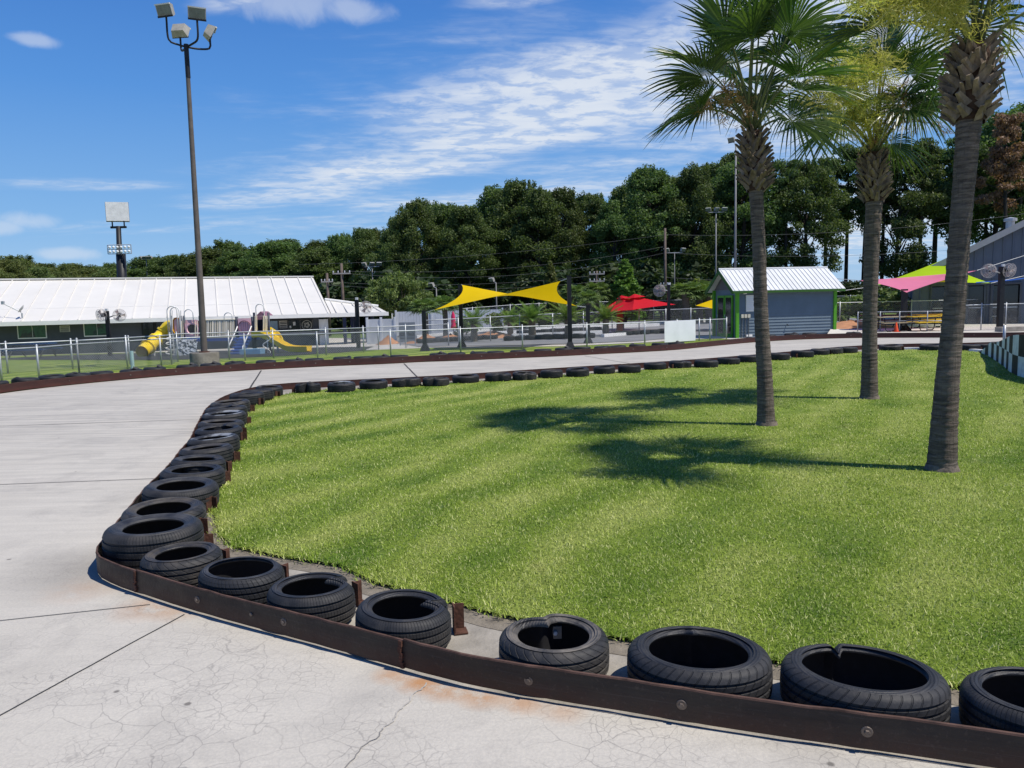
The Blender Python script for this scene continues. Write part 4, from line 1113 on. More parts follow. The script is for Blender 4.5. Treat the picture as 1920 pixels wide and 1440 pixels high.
fence([(17.5, 46), (22, 46.5), (26.5, 46.8), (33, 48)], 1.5, 'chain link fence along the foot of the grey building', wire=.005, gap=.12, group='chain link fences', step=2.2)
# pipe railing of the picnic area
pr = [Vector((*G(px, 622)[:2], 0)) for px in (1608, 1650, 1686, 1738, 1800)]
t = thing('pipe_railing', pr[0], 'low pipe railing round the yellow picnic tables', 'railing')
for p in pr: MB().tube([p, p + Vector((0, 0, 1.05))], .03, 8).build('post', M_galv, t, True)
for z in (1.03, .55): MB().tube([p + Vector((0, 0, z)) for p in pr], .022, 8).build('cross_rail', M_galv, t, True)
# banner on the fence
a, b = Vector((*FR[10], 0)), Vector((*FR[12], 0)); d = (b - a).normalized(); nrm = Vector((d.y, -d.x, 0))
def onfence(px):
    i = min(range(200), key=lambda k: abs((960 + F * ((a + d * (k * .02 - 1) - Vector((0, 0, EYE))).dot(cr)) / ((a + d * (k * .02 - 1) - Vector((0, 0, EYE))).dot(cf))) - px)); return a + d * (i * .02 - 1) + nrm * .045
p0, p1 = onfence(1242), onfence(1300); mb = MB(); vs = []
for i in range(13):
    p = p0.lerp(p1, i / 12) + nrm * (.09 + .006 * math.sin(i * 1.5))
    for j in range(5): vs.append(p + Vector((0, 0, .06 + .23 * j)) + nrm * .004 * math.sin(i + j * 2))
mb.add(vs, [(i * 5 + j, i * 5 + 5 + j, i * 5 + 6 + j, i * 5 + 1 + j) for i in range(12) for j in range(4)])
tag(mb.build('banner', mat('white_vinyl', (.80, .81, .84), .5, .05, 2), None, True, org=p0), 'blank white banner tied to the chain link fence left of the shed', 'banner')
# pale blue marker pipe and post by the wall
p = G(249, 692); tag(MB().lathe([(.0, .62), (.055, .62), (.06, .6), (.06, 0)], 14, p).build('marker_pipe', mat('pale_blue_plastic', (.48, .72, .74), .5, .08, 6), None, True, org=p, angle=.7), 'pale blue plastic marker pipe standing in the left lawn', 'pipe')

# ------------------------------------------------------------------ flood light on its concrete block
def flood_head(root, c, yaw, pitch, s=1.0, back=False):
    Mt = Matrix.Rotation(yaw, 3, 'Z') @ Matrix.Rotation(pitch, 3, 'X')
    def bx(cc, sz, m, nm, par): return MB().box(Vector(c) + Mt @ Vector(cc), sz, M=Mt).build(nm, m, par)
    mb = MB(); w, h = .27 * s, .20 * s
    V = [(-w, -.10 * s, -h), (w, -.10 * s, -h), (w, -.10 * s, h), (-w, -.10 * s, h), (-w * .75, .14 * s, -h * .7), (w * .75, .14 * s, -h * .7), (w * .75, .14 * s, h * .75), (-w * .75, .14 * s, h * .75)]
    mb.add([Vector(c) + Mt @ Vector(v) for v in V], [(0, 1, 2, 3), (4, 7, 6, 5), (0, 4, 5, 1), (1, 5, 6, 2), (2, 6, 7, 3), (3, 7, 4, 0)])
    hd = mb.build('lamp_head', mat('lamp_housing', (.33, .32, .29), .6, .2, 4), root)
    bx((0, -.108 * s, .02 * s), (w * 1.75, .012, h * 1.45), mat('lamp_glass', (.10, .13, .11), .15, .3, 6, spec=.6), 'lamp_glass', hd)
    bx((0, -.112 * s, -h * .86), (w * 2.02, .03 * s, h * .28), M_black, 'lower_frame', hd)
    bx((0, -.112 * s, h * .9), (w * 2.02, .05 * s, h * .2), mat('lamp_visor', (.6, .59, .55), .6, .1, 4), 'visor', hd)
M_pole = mat('weathered_pole', (.115, .098, .085), .7, .25, 3, bump=.002, bscale=20)
pb = G(385, 690); pb.z = 0
t = thing('floodlight_pole', pb, 'tall brown pole with four floodlights, standing on a round concrete block', 'floodlight')
MB().lathe([(.47, -.1), (.47, .50), (.455, .53), (.0, .53)], 32, pb).build('concrete_base', mat('mossy_concrete', (.21, .19, .16), .95, .4, 3, bump=.02, bscale=14), t, True, angle=.6)
top = A(349, 86, pb.y); top.x = pb.x + (top.x - pb.x) * 1.0
MB().lathe([(.17, .53), (.17, .56), (.12, .57)], 16, pb).build('base_flange', M_rust, t, True, angle=.6)
MB().tube([pb + Vector((0, 0, .55)), top], [.108, .062], 20).build('pole', M_pole, t, True, angle=1)
MB().tube([top + Vector((0, 0, -1.0)), top + Vector((0, 0, .05))], .075, 16).build('pole_sleeve', M_black, t, True, angle=1)
for (px, py, dy, yaw, pit) in ((320, 27, -.35, -.25, .35), (377, 33, -.35, .45, .35), (326, 48, .45, pi - .1, .5), (385, 54, .35, pi - 1.1, .5)):
    c = A(px, py, pb.y); c.y += dy
    foot = c + Vector((0, 0, -.30)); e = Vector((foot.x, foot.y, foot.z)); mid = Vector((e.x * .95 + top.x * .05, e.y * .95 + top.y * .05, top.z - .04 if dy > 0 else top.z + .05))
    MB().tube(catmull([tuple(top + Vector((0, 0, -.03))), tuple((top + mid) / 2 + Vector((0, 0, -.03))), tuple(mid + Vector((0, 0, .05))), tuple(e), tuple(c + Vector((0, 0, -.12)))], .08), .032, 8).build('arm', M_black, t, True)
    flood_head(t, c, yaw, pit)

def light_pole(px, pyt, pyb, D, label, heads=1, r=.09, m=None):
    b = A(px, pyb, D); z0 = T(b.x, D); tp = A(px, pyt, D); tp.x = b.x
    t = thing('light_pole', (b.x, D, z0), label, 'light pole', 'light poles beyond the track')
    MB().tube([(b.x, D, z0), tp], [r, r * .55], 10).build('pole', m or mat('grey_pole', (.20, .20, .20), .6, .15, 3), t, True)
    n = abs(heads); mb = MB()
    if n > 1: MB().tube([tp + Vector((-.8, 0, 0)), tp + Vector((.8, 0, 0))], .035, 6).build('cross_arm', M_galv, t)
    for i in range(n):
        x = 0 if n == 1 else -.8 + 1.6 * i / (n - 1)
        c = tp + Vector((x - (.35 if n == 1 else 0), -.15, .28))
        MB().tube([tp + Vector((x, 0, 0)), c + Vector((.05, .05, -.12))], .03, 6).build('arm', M_galv, t)
        flood_head(t, c, (-.9 if n == 1 else (-.6, .6, .2)[i % 3]), .4, 1.0)
light_pole(1378, 270, 560, 58, 'tall single floodlight pole beside the left palm, rising above the shed', 1, .11)
light_pole(1342, 398, 560, 80, 'grey light pole with three lamp heads left of the shed roof', 3, .11)
light_pole(702, 500, 600, 84, 'light pole with lamp heads above the round oak', 3, .08)
light_pole(820, 540, 600, 66, 'short light pole with a single lamp above the left sail tip', 1, .08)
light_pole(932, 530, 610, 70, 'short light pole with a single lamp behind the middle of the sail', 1, .08)
light_pole(1265, 474, 590, 78, 'thin lamp pole behind the red umbrella', 2, .06)
light_pole(278, 486, 540, 120, 'distant floodlights peeping over the white roof beside the sign', 4, .1)

# ------------------------------------------------------------------ tall sign behind the white building
D = 95; b = A(228, 560, D); z0 = T(b.x, D); t = thing('pylon_sign', (b.x, D, z0), 'tall blank white square sign on a dark pole above the white roof', 'sign')
c0 = A(226, 520, D); c1 = A(222, 424, D)
MB().tube([(c0.x, D, z0), c0, c1], [.42, .36, .28], 10).build('pole', M_black, t, True)
MB().tube([(c0.x, D, z0), A(226.5, 475, D)], [.6, .55], 10).build('pole_sleeve', M_black, t, True)
p = A(220, 397, D); MB().box(p, (2.45, .5, 2.25), rz=.3).build('sign_face', mat('chalky_white_panel', (.78, .76, .73), .7, .12, 2), t)
MB().box(p + Vector((-.15, .30, 0)), (2.55, .3, 2.35), rz=.3).build('sign_cabinet', mat('dark_cabinet', (.12, .10, .09), .7, .2, 3), t)
for s in (-1, 1): MB().tube([p + Vector((s * .72, 0, -1.1)), p + Vector((s * .72, 0, -1.9))], .09, 6).build('bracket_leg', M_black, t)
MB().tube([p + Vector((-.95, 0, -1.85)), p + Vector((.95, 0, -1.85))], .14, 6).build('bracket_beam', M_black, t)
q = A(224, 467.5, D - .6); bd = MB()
for s in (-1, 0, 1): bd.tube([q + Vector((-1.42, 0, s * .53)), q + Vector((1.42, 0, s * .53))], .05, 5)
for s in (-1, 1): bd.tube([q + Vector((s * 1.42, 0, -.53)), q + Vector((s * 1.42, 0, .53))], .05, 5)
bd.build('lamp_rack', mat('rack_grey', (.35, .36, .38), .6, .1, 3), t)
for i in range(6):
    for j in range(2):
        if i in (2, 3) and j == 0 and False: continue
        cc = q + Vector((-1.15 + i * .46, -.08, -.27 + j * .53)); MB().lathe([(0, .07), (.11, .05), (.17, 0), (.17, -.05)], 10, cc, M=Matrix.Rotation(pi / 2, 3, 'X')).build('lamp', M_white, t, True)

# ------------------------------------------------------------------ utility poles and wires
M_wood = mat('pole_wood', (.13, .10, .085), .9, .3, 3)
UP = {}
def utility_pole(key, px, pyt, D, label, arms=(.0,), w=1.1):
    tp = A(px, pyt, D); z0 = T(tp.x, D); t = thing('utility_pole', (tp.x, D, z0), label, 'utility pole', 'utility poles before the wood')
    MB().tube([(tp.x, D, z0), tp], [.15, .11], 8).build('pole', M_wood, t, True)
    for dz in arms:
        a = MB().box(tp + Vector((0, -.14, -.3 - dz)), (2 * w, .1, .12)).build('cross_arm', mat('pale_timber', (.36, .33, .30), .9, .15, 3), t)
        for s in (-1, -.4, .4, 1): MB().lathe([(0, .2), (.05, .18), (.05, .06), (.03, 0)], 6, tp + Vector((s * w * .92, -.14, -.24 - dz))).build('insulator', mat('glazed_white', (.6, .6, .62), .3, .1, 4), a)
    UP[key] = tp
utility_pole('a', 613, 512, 72, 'utility pole just right of the white roof ridge, left of its neighbour', (.5,), .55)
utility_pole('b', 640, 494, 70, 'taller utility pole between the white roof and the round oak', (.6, 3.6), .8)
utility_pole('c', 1119, 508, 76, 'utility pole with a pale double cross arm left of the bright cone tree', (.0, .7), .75)
utility_pole('d', 1247, 428, 76, 'tall bare utility pole above the red umbrella', (5.2,), .5)
for k, (pa, pb_, sag, lb) in enumerate((((560, 496, 74), (1247, 440, 76), .5, 'uppermost'), ((640, 508, 70), (1247, 462, 76), .9, 'second'), ((640, 512, 70), (1247, 474, 76), 1.2, 'third'), ((640, 530, 70), (1119, 516, 76), .5, 'fourth'),
                                         ((613, 534, 72), (1119, 528, 76), .6, 'fifth'), ((640, 560, 70), (1119, 540, 76), .4, 'lowest'))):
    a_, b_ = A(*pa), A(*pb_); mb = MB(); mb.tube([a_.lerp(b_, i / 24) - Vector((0, 0, sag * 4 * (i / 24) * (1 - i / 24))) for i in range(25)], .010, 4)
    tag(mb.build('power_line', mat('grey_cable', (.10, .105, .11), .6, .1, 2), None, org=a_), f'{lb} overhead wire crossing in front of the dark wood', 'power line', 'overhead wires')
for k, (pa, pb_, lb) in enumerate((((1247, 440, 76), (1960, 395, 74), 'upper'), ((1247, 474, 76), (1960, 452, 74), 'middle'), ((1247, 520, 76), (1960, 505, 74), 'lower'))):
    a_, b_ = A(*pa), A(*pb_); mb = MB(); mb.tube([a_.lerp(b_, i / 24) - Vector((0, 0, .8 * 4 * (i / 24) * (1 - i / 24))) for i in range(25)], .011, 4)
    tag(mb.build('power_line', mat('grey_cable', (.17, .18, .19), .6, .1, 2), None, org=a_), f'{lb} wire running behind the palms to the right', 'power line', 'overhead wires')

# ------------------------------------------------------------------ fan posts
def fan_post(px, D, pyt, fans, label, w=.17, pyb=640):
    b = A(px, pyb, D); z0 = T(b.x, D); tp = A(px, pyt, D); t = thing('fan_post', (b.x, D, z0), label, 'fan post', 'black posts carrying caged fans')
    MB().box((b.x, D, (z0 + tp.z) / 2), (w, w, tp.z - z0)).build('post', M_black, t)
    MB().box((b.x + .02, D - .05, tp.z + .06), (.13, .13, .12)).build('sensor_box', mat('white_plastic', (.7, .7, .68), .5, .05, 4), t)
    for (fx, fy, yaw, r) in fans:
        c = A(fx, fy, D - .35); Mt = Matrix.Rotation(yaw, 3, 'Z') @ Matrix.Rotation(pi / 2 + .15, 3, 'X')
        MB().tube([(b.x, D, tp.z - .35), Vector((b.x, D, tp.z - .35)).lerp(c, .6) + Vector((0, 0, .05)), c + Vector((0, .12, 0))], .03, 6).build('arm', M_galv, t, True)
        f = MB()
        for dz, rr in ((-.09, 1.0), (.09, 1.0), (.13, .8), (.15, .55), (.16, .28), (-.13, .8), (-.15, .5)):
            f.tube([c + Mt @ Vector((r * rr * cos(a), r * rr * sin(a), dz)) for a in [2 * pi * i / 28 for i in range(28)]], .008 if rr == 1 else .005, 4, False, True)
        for i in range(30):
            a = 2 * pi * i / 30
            for sg in (1, -1): f.tube([c + Mt @ Vector((r * q * cos(a), r * q * sin(a), sg * z)) for q, z in ((1, .09), (.8, .13), (.5, .155), (.12, .165))], .0045, 3, False)
        cg = f.build('fan_cage', mat('pale_wire', (.50, .46, .44), .5, .1, 4, metal=.3), t)
        bl = MB()
        for i in range(3):
            a = 2 * pi * i / 3; vs = []
            for q, hw in ((.15, .10), (.5, .34), (.92, .30)):
                for s in (-1, 1):
                    aa = a + s * hw; vs.append(c + Mt @ Vector((r * q * cos(aa), r * q * sin(aa), s * .035)))
            bl.add(vs, [(0, 1, 3, 2), (2, 3, 5, 4)])
        bl.build('fan_blade', mat('fan_metal', (.28, .20, .19), .4, .1, 4, metal=.4), cg)
        MB().lathe([(0, -.24), (.09, -.24), (.11, -.05), (.06, .02), (0, .03)], 12, c, M=Mt).build('fan_motor', M_black, cg, True)
fan_post(207, 39, 583, [(190, 591, -.5, .30), (224, 591, .5, .30)], 'black post with two caged fans before the left building', .16, 670)
fan_post(672, 40, 562, [(686, 576, .5, .31)], 'black post with one fan beside the white porch roof', .19)
fan_post(1254, 44, 534, [(1236.5, 545, -.35, .33)], 'black post with one fan right of the red umbrella', .16)
fan_post(1873, 38.6, 500, [(1854, 508, -.3, .33), (1893, 507, .35, .33)], 'black post with two fans before the grey building', .22)

# ------------------------------------------------------------------ shade sails
def sailmat(name, col, tr=.45):
    q = N(name); f = q.noise(q.obj(), .9, 3); c = q.ramp(f, [(.3, tuple(x * .93 for x in col)), (.7, col)])
    d = q.bsdf(c, .8, 0, .1); tt = q.n('BsdfTranslucent', i_Color=c).outputs[0]; m = q.n('MixShader', i_Fac=tr)
    q.link(d, m.inputs[1]); q.link(tt, m.inputs[2]); return q.done(m.outputs[0])
def sail(corners, m, label, ends=(), pull=.13, n=18, sag=0):
    C = [Vector(c) for c in corners]; cen = sum(C, Vector()) / 4
    def edge(i, t):
        a, b = C[i], C[(i + 1) % 4]; mid = (a + b) / 2; ctrl = mid + (cen - mid) * pull * 2
        return a * (1 - t) ** 2 + ctrl * 2 * t * (1 - t) + b * t * t
    vs = []
    for i in range(n + 1):
        u = i / n
        for j in range(n + 1):
            v = j / n
            p = edge(0, u) * (1 - v) + edge(2, 1 - u) * v + edge(3, 1 - v) * (1 - u) + edge(1, v) * u
            p -= C[0] * (1 - u) * (1 - v) + C[1] * u * (1 - v) + C[2] * u * v + C[3] * (1 - u) * v
            p.z -= sag * 16 * u * (1 - u) * v * (1 - v)
            vs.append(p)
    t = thing('shade_sail', C[0], label, 'shade sail')
    mb = MB(); mb.add(vs, [(i * (n + 1) + j, (i + 1) * (n + 1) + j, (i + 1) * (n + 1) + j + 1, i * (n + 1) + j + 1) for i in range(n) for j in range(n)])
    mb.build('sail_cloth', m, t, True)
    for k, e in ends: MB().tube([C[k], e], .018, 5).build('tension_cable', M_galv, t)
    return t
def sail_post(px, pyb, pyt, D, label, w=.17):
    b = A(px, pyb, D); z0 = T(b.x, D); tp = A(px, pyt, D); t = thing('sail_post', (b.x, D, z0), label, 'post', 'black posts of the shade sails')
    MB().box((b.x, D, (z0 + tp.z) / 2), (w, w, tp.z - z0)).build('post', M_black, t)
    mb = MB(); k = w / 2
    mb.add([(b.x - k * 2.6, D - k * 2.6, z0), (b.x + k * 2.6, D - k * 2.6, z0), (b.x + k * 2.6, D + k * 2.6, z0), (b.x - k * 2.6, D + k * 2.6, z0), (b.x - k, D - k, z0 + .32), (b.x + k, D - k, z0 + .32), (b.x + k, D + k, z0 + .32), (b.x - k, D + k, z0 + .32)],
           [(0, 1, 5, 4), (1, 2, 6, 5), (2, 3, 7, 6), (3, 0, 4, 7)]); mb.build('footing', M_black, t)
    MB().box((b.x, D, tp.z + .012), (w * 1.1, w * 1.1, .024)).build('cap', M_black, t)
    return Vector((b.x, D, tp.z - .08))
e0 = sail_post(797, 655, 584, 33.0, 'short black sail post at the left low corner of the yellow sail')
e1 = sail_post(866, 650, 534, 35.6, 'black sail post left of centre under the yellow sail')
e2 = sail_post(1069, 655, 518, 31.3, 'tallest black sail post, at the right end of the yellow sail')
e3 = sail_post(1103, 648, 573, 35.2, 'black sail post right of the yellow sail, behind the tallest')
M_yel = sailmat('yellow_cloth', (.83, .56, .004), .35)
sail([A(814, 581, 32.9), A(1051, 527, 31.5), A(1082, 574, 34.8), A(866, 534, 35.5)], M_yel, 'twisted bright yellow shade sail between black posts', [(0, e0), (1, e2), (2, e3), (3, e1)], .17)
sail_post(1694, 618, 543, 40.5, 'dark post under the pink sail, beside the orange cone', .24)
M_pink = sailmat('pink_cloth', (.82, .25, .40), .4); M_lime = sailmat('lime_cloth', (.50, .74, .02), .45)
sail([A(1612, 526, 43), A(1700, 548.5, 40), A(1832, 507, 42.5), A(1768, 514, 46)], M_pink, 'pink shade sail hanging below the lime one', [(0, A(1560, 522, 44)), (2, A(1925, 478, 45))], .10, sag=.25)
sail([A(1632, 538, 46), A(1665, 528, 43.5), A(1858, 531, 44), A(1763, 489, 48.5)], M_lime, 'lime green shade sail with one high corner', [(0, A(1560, 548, 45)), (2, A(1945, 512, 44))], .08)
a_, b_ = A(1830, 530, 43.5), A(1960, 517, 43); tag(MB().tube([a_, a_.lerp(b_, .5) - Vector((0, 0, .05)), b_], .03, 6).build('blue_strap', mat('blue_webbing', (.02, .12, .5), .6, .1, 4), None, org=a_), 'blue strap stretched towards the grey building', 'strap')

# ------------------------------------------------------------------ white-roofed building on the left
M_roofw = mat('white_metal_roof', (.64, .62, .575), .5, .05, .5)
M_wallg = mat('charcoal_siding', (.070, .078, .092), .7, .15, 1.5)
M_trimw = mat('white_trim', (.74, .73, .70), .6, .06, 3)
M_glass = mat('dark_glass', (.012, .016, .020), .08, .4, .7, spec=.6)
M_wallw = mat('white_wall', (.62, .64, .66), .8, .08, 1)
Rg = Vector((-15.7, 62, 4.42)); eD = Vector((.934, .358, 0)); dD = Vector((-.358, .934, 0)); LEN = 46; WD = 9.0; ez = 1.55
t = thing('white_roofed_building', Rg - eD * LEN / 2 - Vector((0, 0, 5.2)), 'long low charcoal building under a white standing seam metal roof at the left', 'building')
def bp(s, w, z): return Vector((Rg.x, Rg.y, 0)) + eD * s - dD * w + Vector((0, 0, z))      # s along the ridge, w towards the viewer
slope = (Rg.z - ez) / WD
def rz(w): return Rg.z - slope * abs(w)
rf = MB()
for sg in (1, -1):
    rf.slab([bp(-LEN, 0, Rg.z), bp(0, 0, Rg.z), bp(0, sg * WD, ez), bp(-LEN, sg * WD, ez)], .10)
    k = 0.15
    while k < LEN:
        a, b = bp(-k, sg * .05, Rg.z), bp(-k, sg * WD, ez)
        rf.slab([a + Vector((0, 0, .05)) - eD * .03, a + Vector((0, 0, .05)) + eD * .03, b + Vector((0, 0, .05)) + eD * .03, b + Vector((0, 0, .05)) - eD * .03], .06); k += 1.02
R_ = rf.build('roof', M_roofw, t)
MB().box(bp(-LEN / 2, 0, Rg.z + .04), (LEN + .1, .5, .10), rz=atan2(eD.y, eD.x)).build('ridge_cap', M_roofw, R_)
MB().slab([bp(-LEN, WD * .72, rz(WD * .72) + .012), bp(0, WD * .72, rz(WD * .72) + .012), bp(0, WD * .72 + .09, rz(WD * .72 + .09) + .012), bp(-LEN, WD * .72 + .09, rz(WD * .72 + .09) + .012)], .03).build('lap_joint', mat('roof_shadow_line', (.62, .61, .58), .6, .05, 2), R_)
MB().box(bp(-LEN / 2, WD + .06, ez - .13), (LEN, .14, .24), rz=atan2(eD.y, eD.x)).build('gutter', M_trimw, R_)
wW = WD - 1.3; zg = -.72
MB().box(bp(-LEN / 2, 0, (ez + zg) / 2 + .12), (LEN - 1.2, wW * 2, ez - zg + .2), rz=atan2(eD.y, eD.x)).build('wall', M_wallg, t)
gab = MB(); gab.add([bp(-.62, wW, ez), bp(-.62, -wW, ez), bp(-.62, 0, Rg.z - .15), bp(-.9, wW, ez), bp(-.9, -wW, ez), bp(-.9, 0, Rg.z - .15)], [(0, 1, 2), (3, 5, 4), (0, 2, 5, 3), (1, 4, 5, 2), (0, 3, 4, 1)]); gab.build('gable', M_wallw, t)
def onwall(px, py, off=0.0):        # point on the front wall
    d = ray(px, py); n = -dD; P0 = bp(0, wW + off, 0); tt = P0.dot(n) / d.dot(n); p = d * tt; s = (p - P0).dot(eD); return s, p.z + EYE
def wallpanel(x0, y0, x1, y1, m, name, off=.03, th=.05, par=None):
    s0, z1 = onwall(x0, y0); s1, z0 = onwall(x1, y1)
    return MB().box(bp((s0 + s1) / 2, wW + off, (z0 + z1) / 2), (abs(s1 - s0), th, abs(z1 - z0)), rz=atan2(eD.y, eD.x)).build(name, m, par or t)
def poster(name, seed):
    q = N(name); o = q.obj(); f = q.noise(o, 1.3 + seed * .2, 4, .6, .8); g = q.noise(o, 3.1, 3)
    c = q.ramp(f, [(.35, (.015, .055, .025)), (.50, (.03, .095, .04)), (.60, (.02, .03, .022)), (.72, (.10, .06, .045))])
    return q.done(q.bsdf(c, .25, 0, .5))
for k, (x0, y0, x1, y1) in enumerate(((32, 608, 89, 634), (156, 604, 207, 630))):
    f = wallpanel(x0, y0, x1, y1, M_trimw, 'window', .02, .08); wallpanel(x0 + 2, y0 + 1, x1 - 2, y1 - 2, poster('green_poster_%s' % 'ab'[k], k), 'pane', .05, .05, f)
    xm = (x0 + x1) / 2 + 1; wallpanel(xm - .7, y0 + 1, xm + .7, y1 - 2, M_trimw, 'mullion', .085, .03, f)
sg_ = wallpanel(112, 610.5, 132, 622, mat('sign_cream', (.5, .48, .44), .7, .08, 3), 'wall_sign', .03, .05)
for y in (612.5, 615.2, 618, 620.2): wallpanel(114, y, 130, y + .8, mat('sign_ink', (.10, .10, .11), .7, .1, 5), 'sign_lettering', .065, .01, sg_)
f = wallpanel(265, 603, 320, 650, M_black, 'doorway', .02, .06); wallpanel(268, 604, 290, 650, M_glass, 'door_leaf', .06, .04, f); wallpanel(293, 604, 317, 650, M_glass, 'door_leaf', .06, .04, f)
wallpanel(503, 600, 587, 624, mat('window_wall', (.035, .036, .036), .7, .2, 2), 'window_band', .03, .06)
f = wallpanel(504, 602, 521, 620, mat('painted_reflection_glass', (.20, .28, .36), .1, .3, .6, spec=.6), 'pane', .075, .03)  # the blue reflection on this pane is put into its base colour
f = wallpanel(523.5, 601.5, 538.5, 615, mat('menu_board', (.45, .42, .36), .7, .1, 3), 'menu_board', .075, .03)
for y in (603.2, 606.3, 609.6, 612.6): wallpanel(525, y, 537.5, y + 1.3, M_black, 'menu_line', .1, .012, f)
f = wallpanel(541, 601, 562, 619, M_glass, 'pane', .075, .03); wallpanel(549, 603.5, 554, 610, mat('paper_notice', (.5, .5, .48), .8, .05, 3), 'notice', .1, .01, f); wallpanel(542.5, 611, 546, 615, mat('paper_notice', (.5, .5, .48), .8, .05, 3), 'notice', .1, .01, f)
f = wallpanel(564.5, 600.5, 585, 619, M_glass, 'pane', .075, .03)
s_, z_ = onwall(575, 609.5); em = MB(); Mr = Matrix.Rotation(atan2(eD.y, eD.x), 3, 'Z') @ Matrix.Rotation(pi / 2, 3, 'X')
em.tube([bp(s_, wW + .12, z_) + Mr @ Vector((.33 * cos(a), .33 * sin(a), 0)) for a in [2 * pi * i / 20 for i in range(20)]], .03, 5, False, True)
for i in range(5): em.tube([bp(s_, wW + .12, z_) + Mr @ Vector((.22 * cos(i * 1.256), .22 * sin(i * 1.256), 0)), bp(s_, wW + .12, z_) + Mr @ Vector((.22 * cos(i * 1.256 + 2.3), .22 * sin(i * 1.256 + 2.3), 0))], .035, 5)
em.build('round_emblem', mat('emblem_cream', (.30, .29, .25), .6, .2, 5), f)
for px in (502, 522, 540, 563, 586.5): wallpanel(px - .8, 600, px + .8, 624, M_trimw if px > 600 else mat('grey_frame', (.25, .25, .25), .6, .1, 3), 'window_post', .08, .05)
wallpanel(503, 624, 610, 627, mat('counter_grey', (.16, .165, .17), .7, .1, 3), 'counter', .25, .5)
# porch roof at the right end
E1, E2, P2, P1 = bp(0.06, WD, ez), bp(3.95, WD, ez), bp(3.95, WD - 3.0, ez + .34), bp(.06, WD - 3.0, rz(WD - 3.0))
po = MB(); po.slab([E1, E2, P2, P1], .10)
for i in range(5):
    k = (i + .5) / 5; a, b = E1.lerp(E2, k), P1.lerp(P2, k); po.slab([a + Vector((0, 0, .05)) - eD * .025, a + Vector((0, 0, .05)) + eD * .025, b + Vector((0, 0, .05)) + eD * .025, b + Vector((0, 0, .05)) - eD * .025], .06)
po.build('porch_roof', M_roofw, t)
MB().box(bp(2.0, WD + .06, ez - .13), (4.1, .14, .26), rz=atan2(eD.y, eD.x)).build('porch_fascia', M_trimw, t)
MB().tube([P1 + Vector((0, 0, .06)), P2 + Vector((0, 0, .1))], .09, 6).build('porch_edge', M_trimw, t)
for s, w in ((1.0, .3), (1.7, 1.4), (2.55, .3), (3.15, 1.5), (3.6, .3), (2.1, 2.4)):
    p = bp(s, WD - w, 0); zt = ez + .34 * w / 3 - .12; MB().box((p.x, p.y, (zg - .1 + zt) / 2), (.2, .2, zt - zg + .1)).build('porch_post', M_navy, t)
MB().box(bp(-.35, WD - 1.25, .2), (.62, .3, 1.9), rz=atan2(eD.y, eD.x)).build('end_wall', M_wallw, t)
# roof dish
p = bp(-27.0, WD - .8, rz(WD - .8)); p = Vector(A(42, 601, 1)); 
d_ = ray(42, 598); n_ = Vector((0, 0, 1)); dsh = None
for w in [WD - .05 * i for i in range(30)]:
    pl = bp(0, w, rz(w)); tt = pl.dot(-dD) / d_.dot(-dD); q = d_ * tt + Vector((0, 0, EYE))
    if q.z <= rz(w): dsh = Vector((q.x, q.y, rz(w))); break
if dsh is None: dsh = bp(-24, WD - .6, rz(WD - .6))
t = thing('satellite_dish', dsh, 'small grey satellite dish on the white roof above the left window', 'satellite dish')
MB().tube([dsh, dsh + Vector((0, 0, .35))], .05, 6).build('mast', M_galv, t)
MB().lathe([(0, -.09), (.15, -.065), (.27, 0), (.28, .015)], 18, dsh + Vector((0, -.05, .62)), M=Matrix.Rotation(-.9, 3, 'Y') @ Matrix.Rotation(.35, 3, 'X')).build('dish', mat('dish_grey', (.42, .42, .42), .5, .1, 3), t, True)
MB().tube([dsh + Vector((0, -.05, .4)), dsh + Vector((-.95, -.2, .95))], .03, 5).build('feed_arm', M_galv, t)
MB().box(dsh + Vector((-.98, -.2, 1.0)), (.16, .12, .2)).build('receiver', M_galv, t)
# white fences and sheds behind
def panelfence(px0, px1, pyt, D, zb, label, h=None, name='white_fence', m=None):
    a, b = A(px0, pyt, D), A(px1, pyt - (px1 - px0) * .024, D); L = (b - a).length
    t = thing(name, (a.x, D, zb), label, 'fence'); k = max(2, round(L / 2.4)); m = m or M_wallw
    for i in range(k):
        x0 = a.x + (b.x - a.x) * i / k; x1 = a.x + (b.x - a.x) * (i + 1) / k
        mb = MB(); nb = 12
        for j in range(nb):
            xa = x0 + .07 + (x1 - x0 - .14) * j / nb; xb = x0 + .07 + (x1 - x0 - .14) * (j + 1) / nb - .012
            mb.box(((xa + xb) / 2, D, (a.z + zb) / 2), (xb - xa, .03, a.z - zb - .06))
        mb.build('fence_panel', m, t)
    for i in range(k + 1): MB().box((a.x + (b.x - a.x) * i / k, D, (a.z + zb) / 2 + .04), (.13, .13, a.z - zb + .1)).build('post', m, t)
panelfence(688, 740, 598, 50, -.6, 'white vinyl fence just right of the porch posts')
panelfence(742, 942, 584, 60, -.4, 'long white panel fence behind the palms, left of the red umbrella')
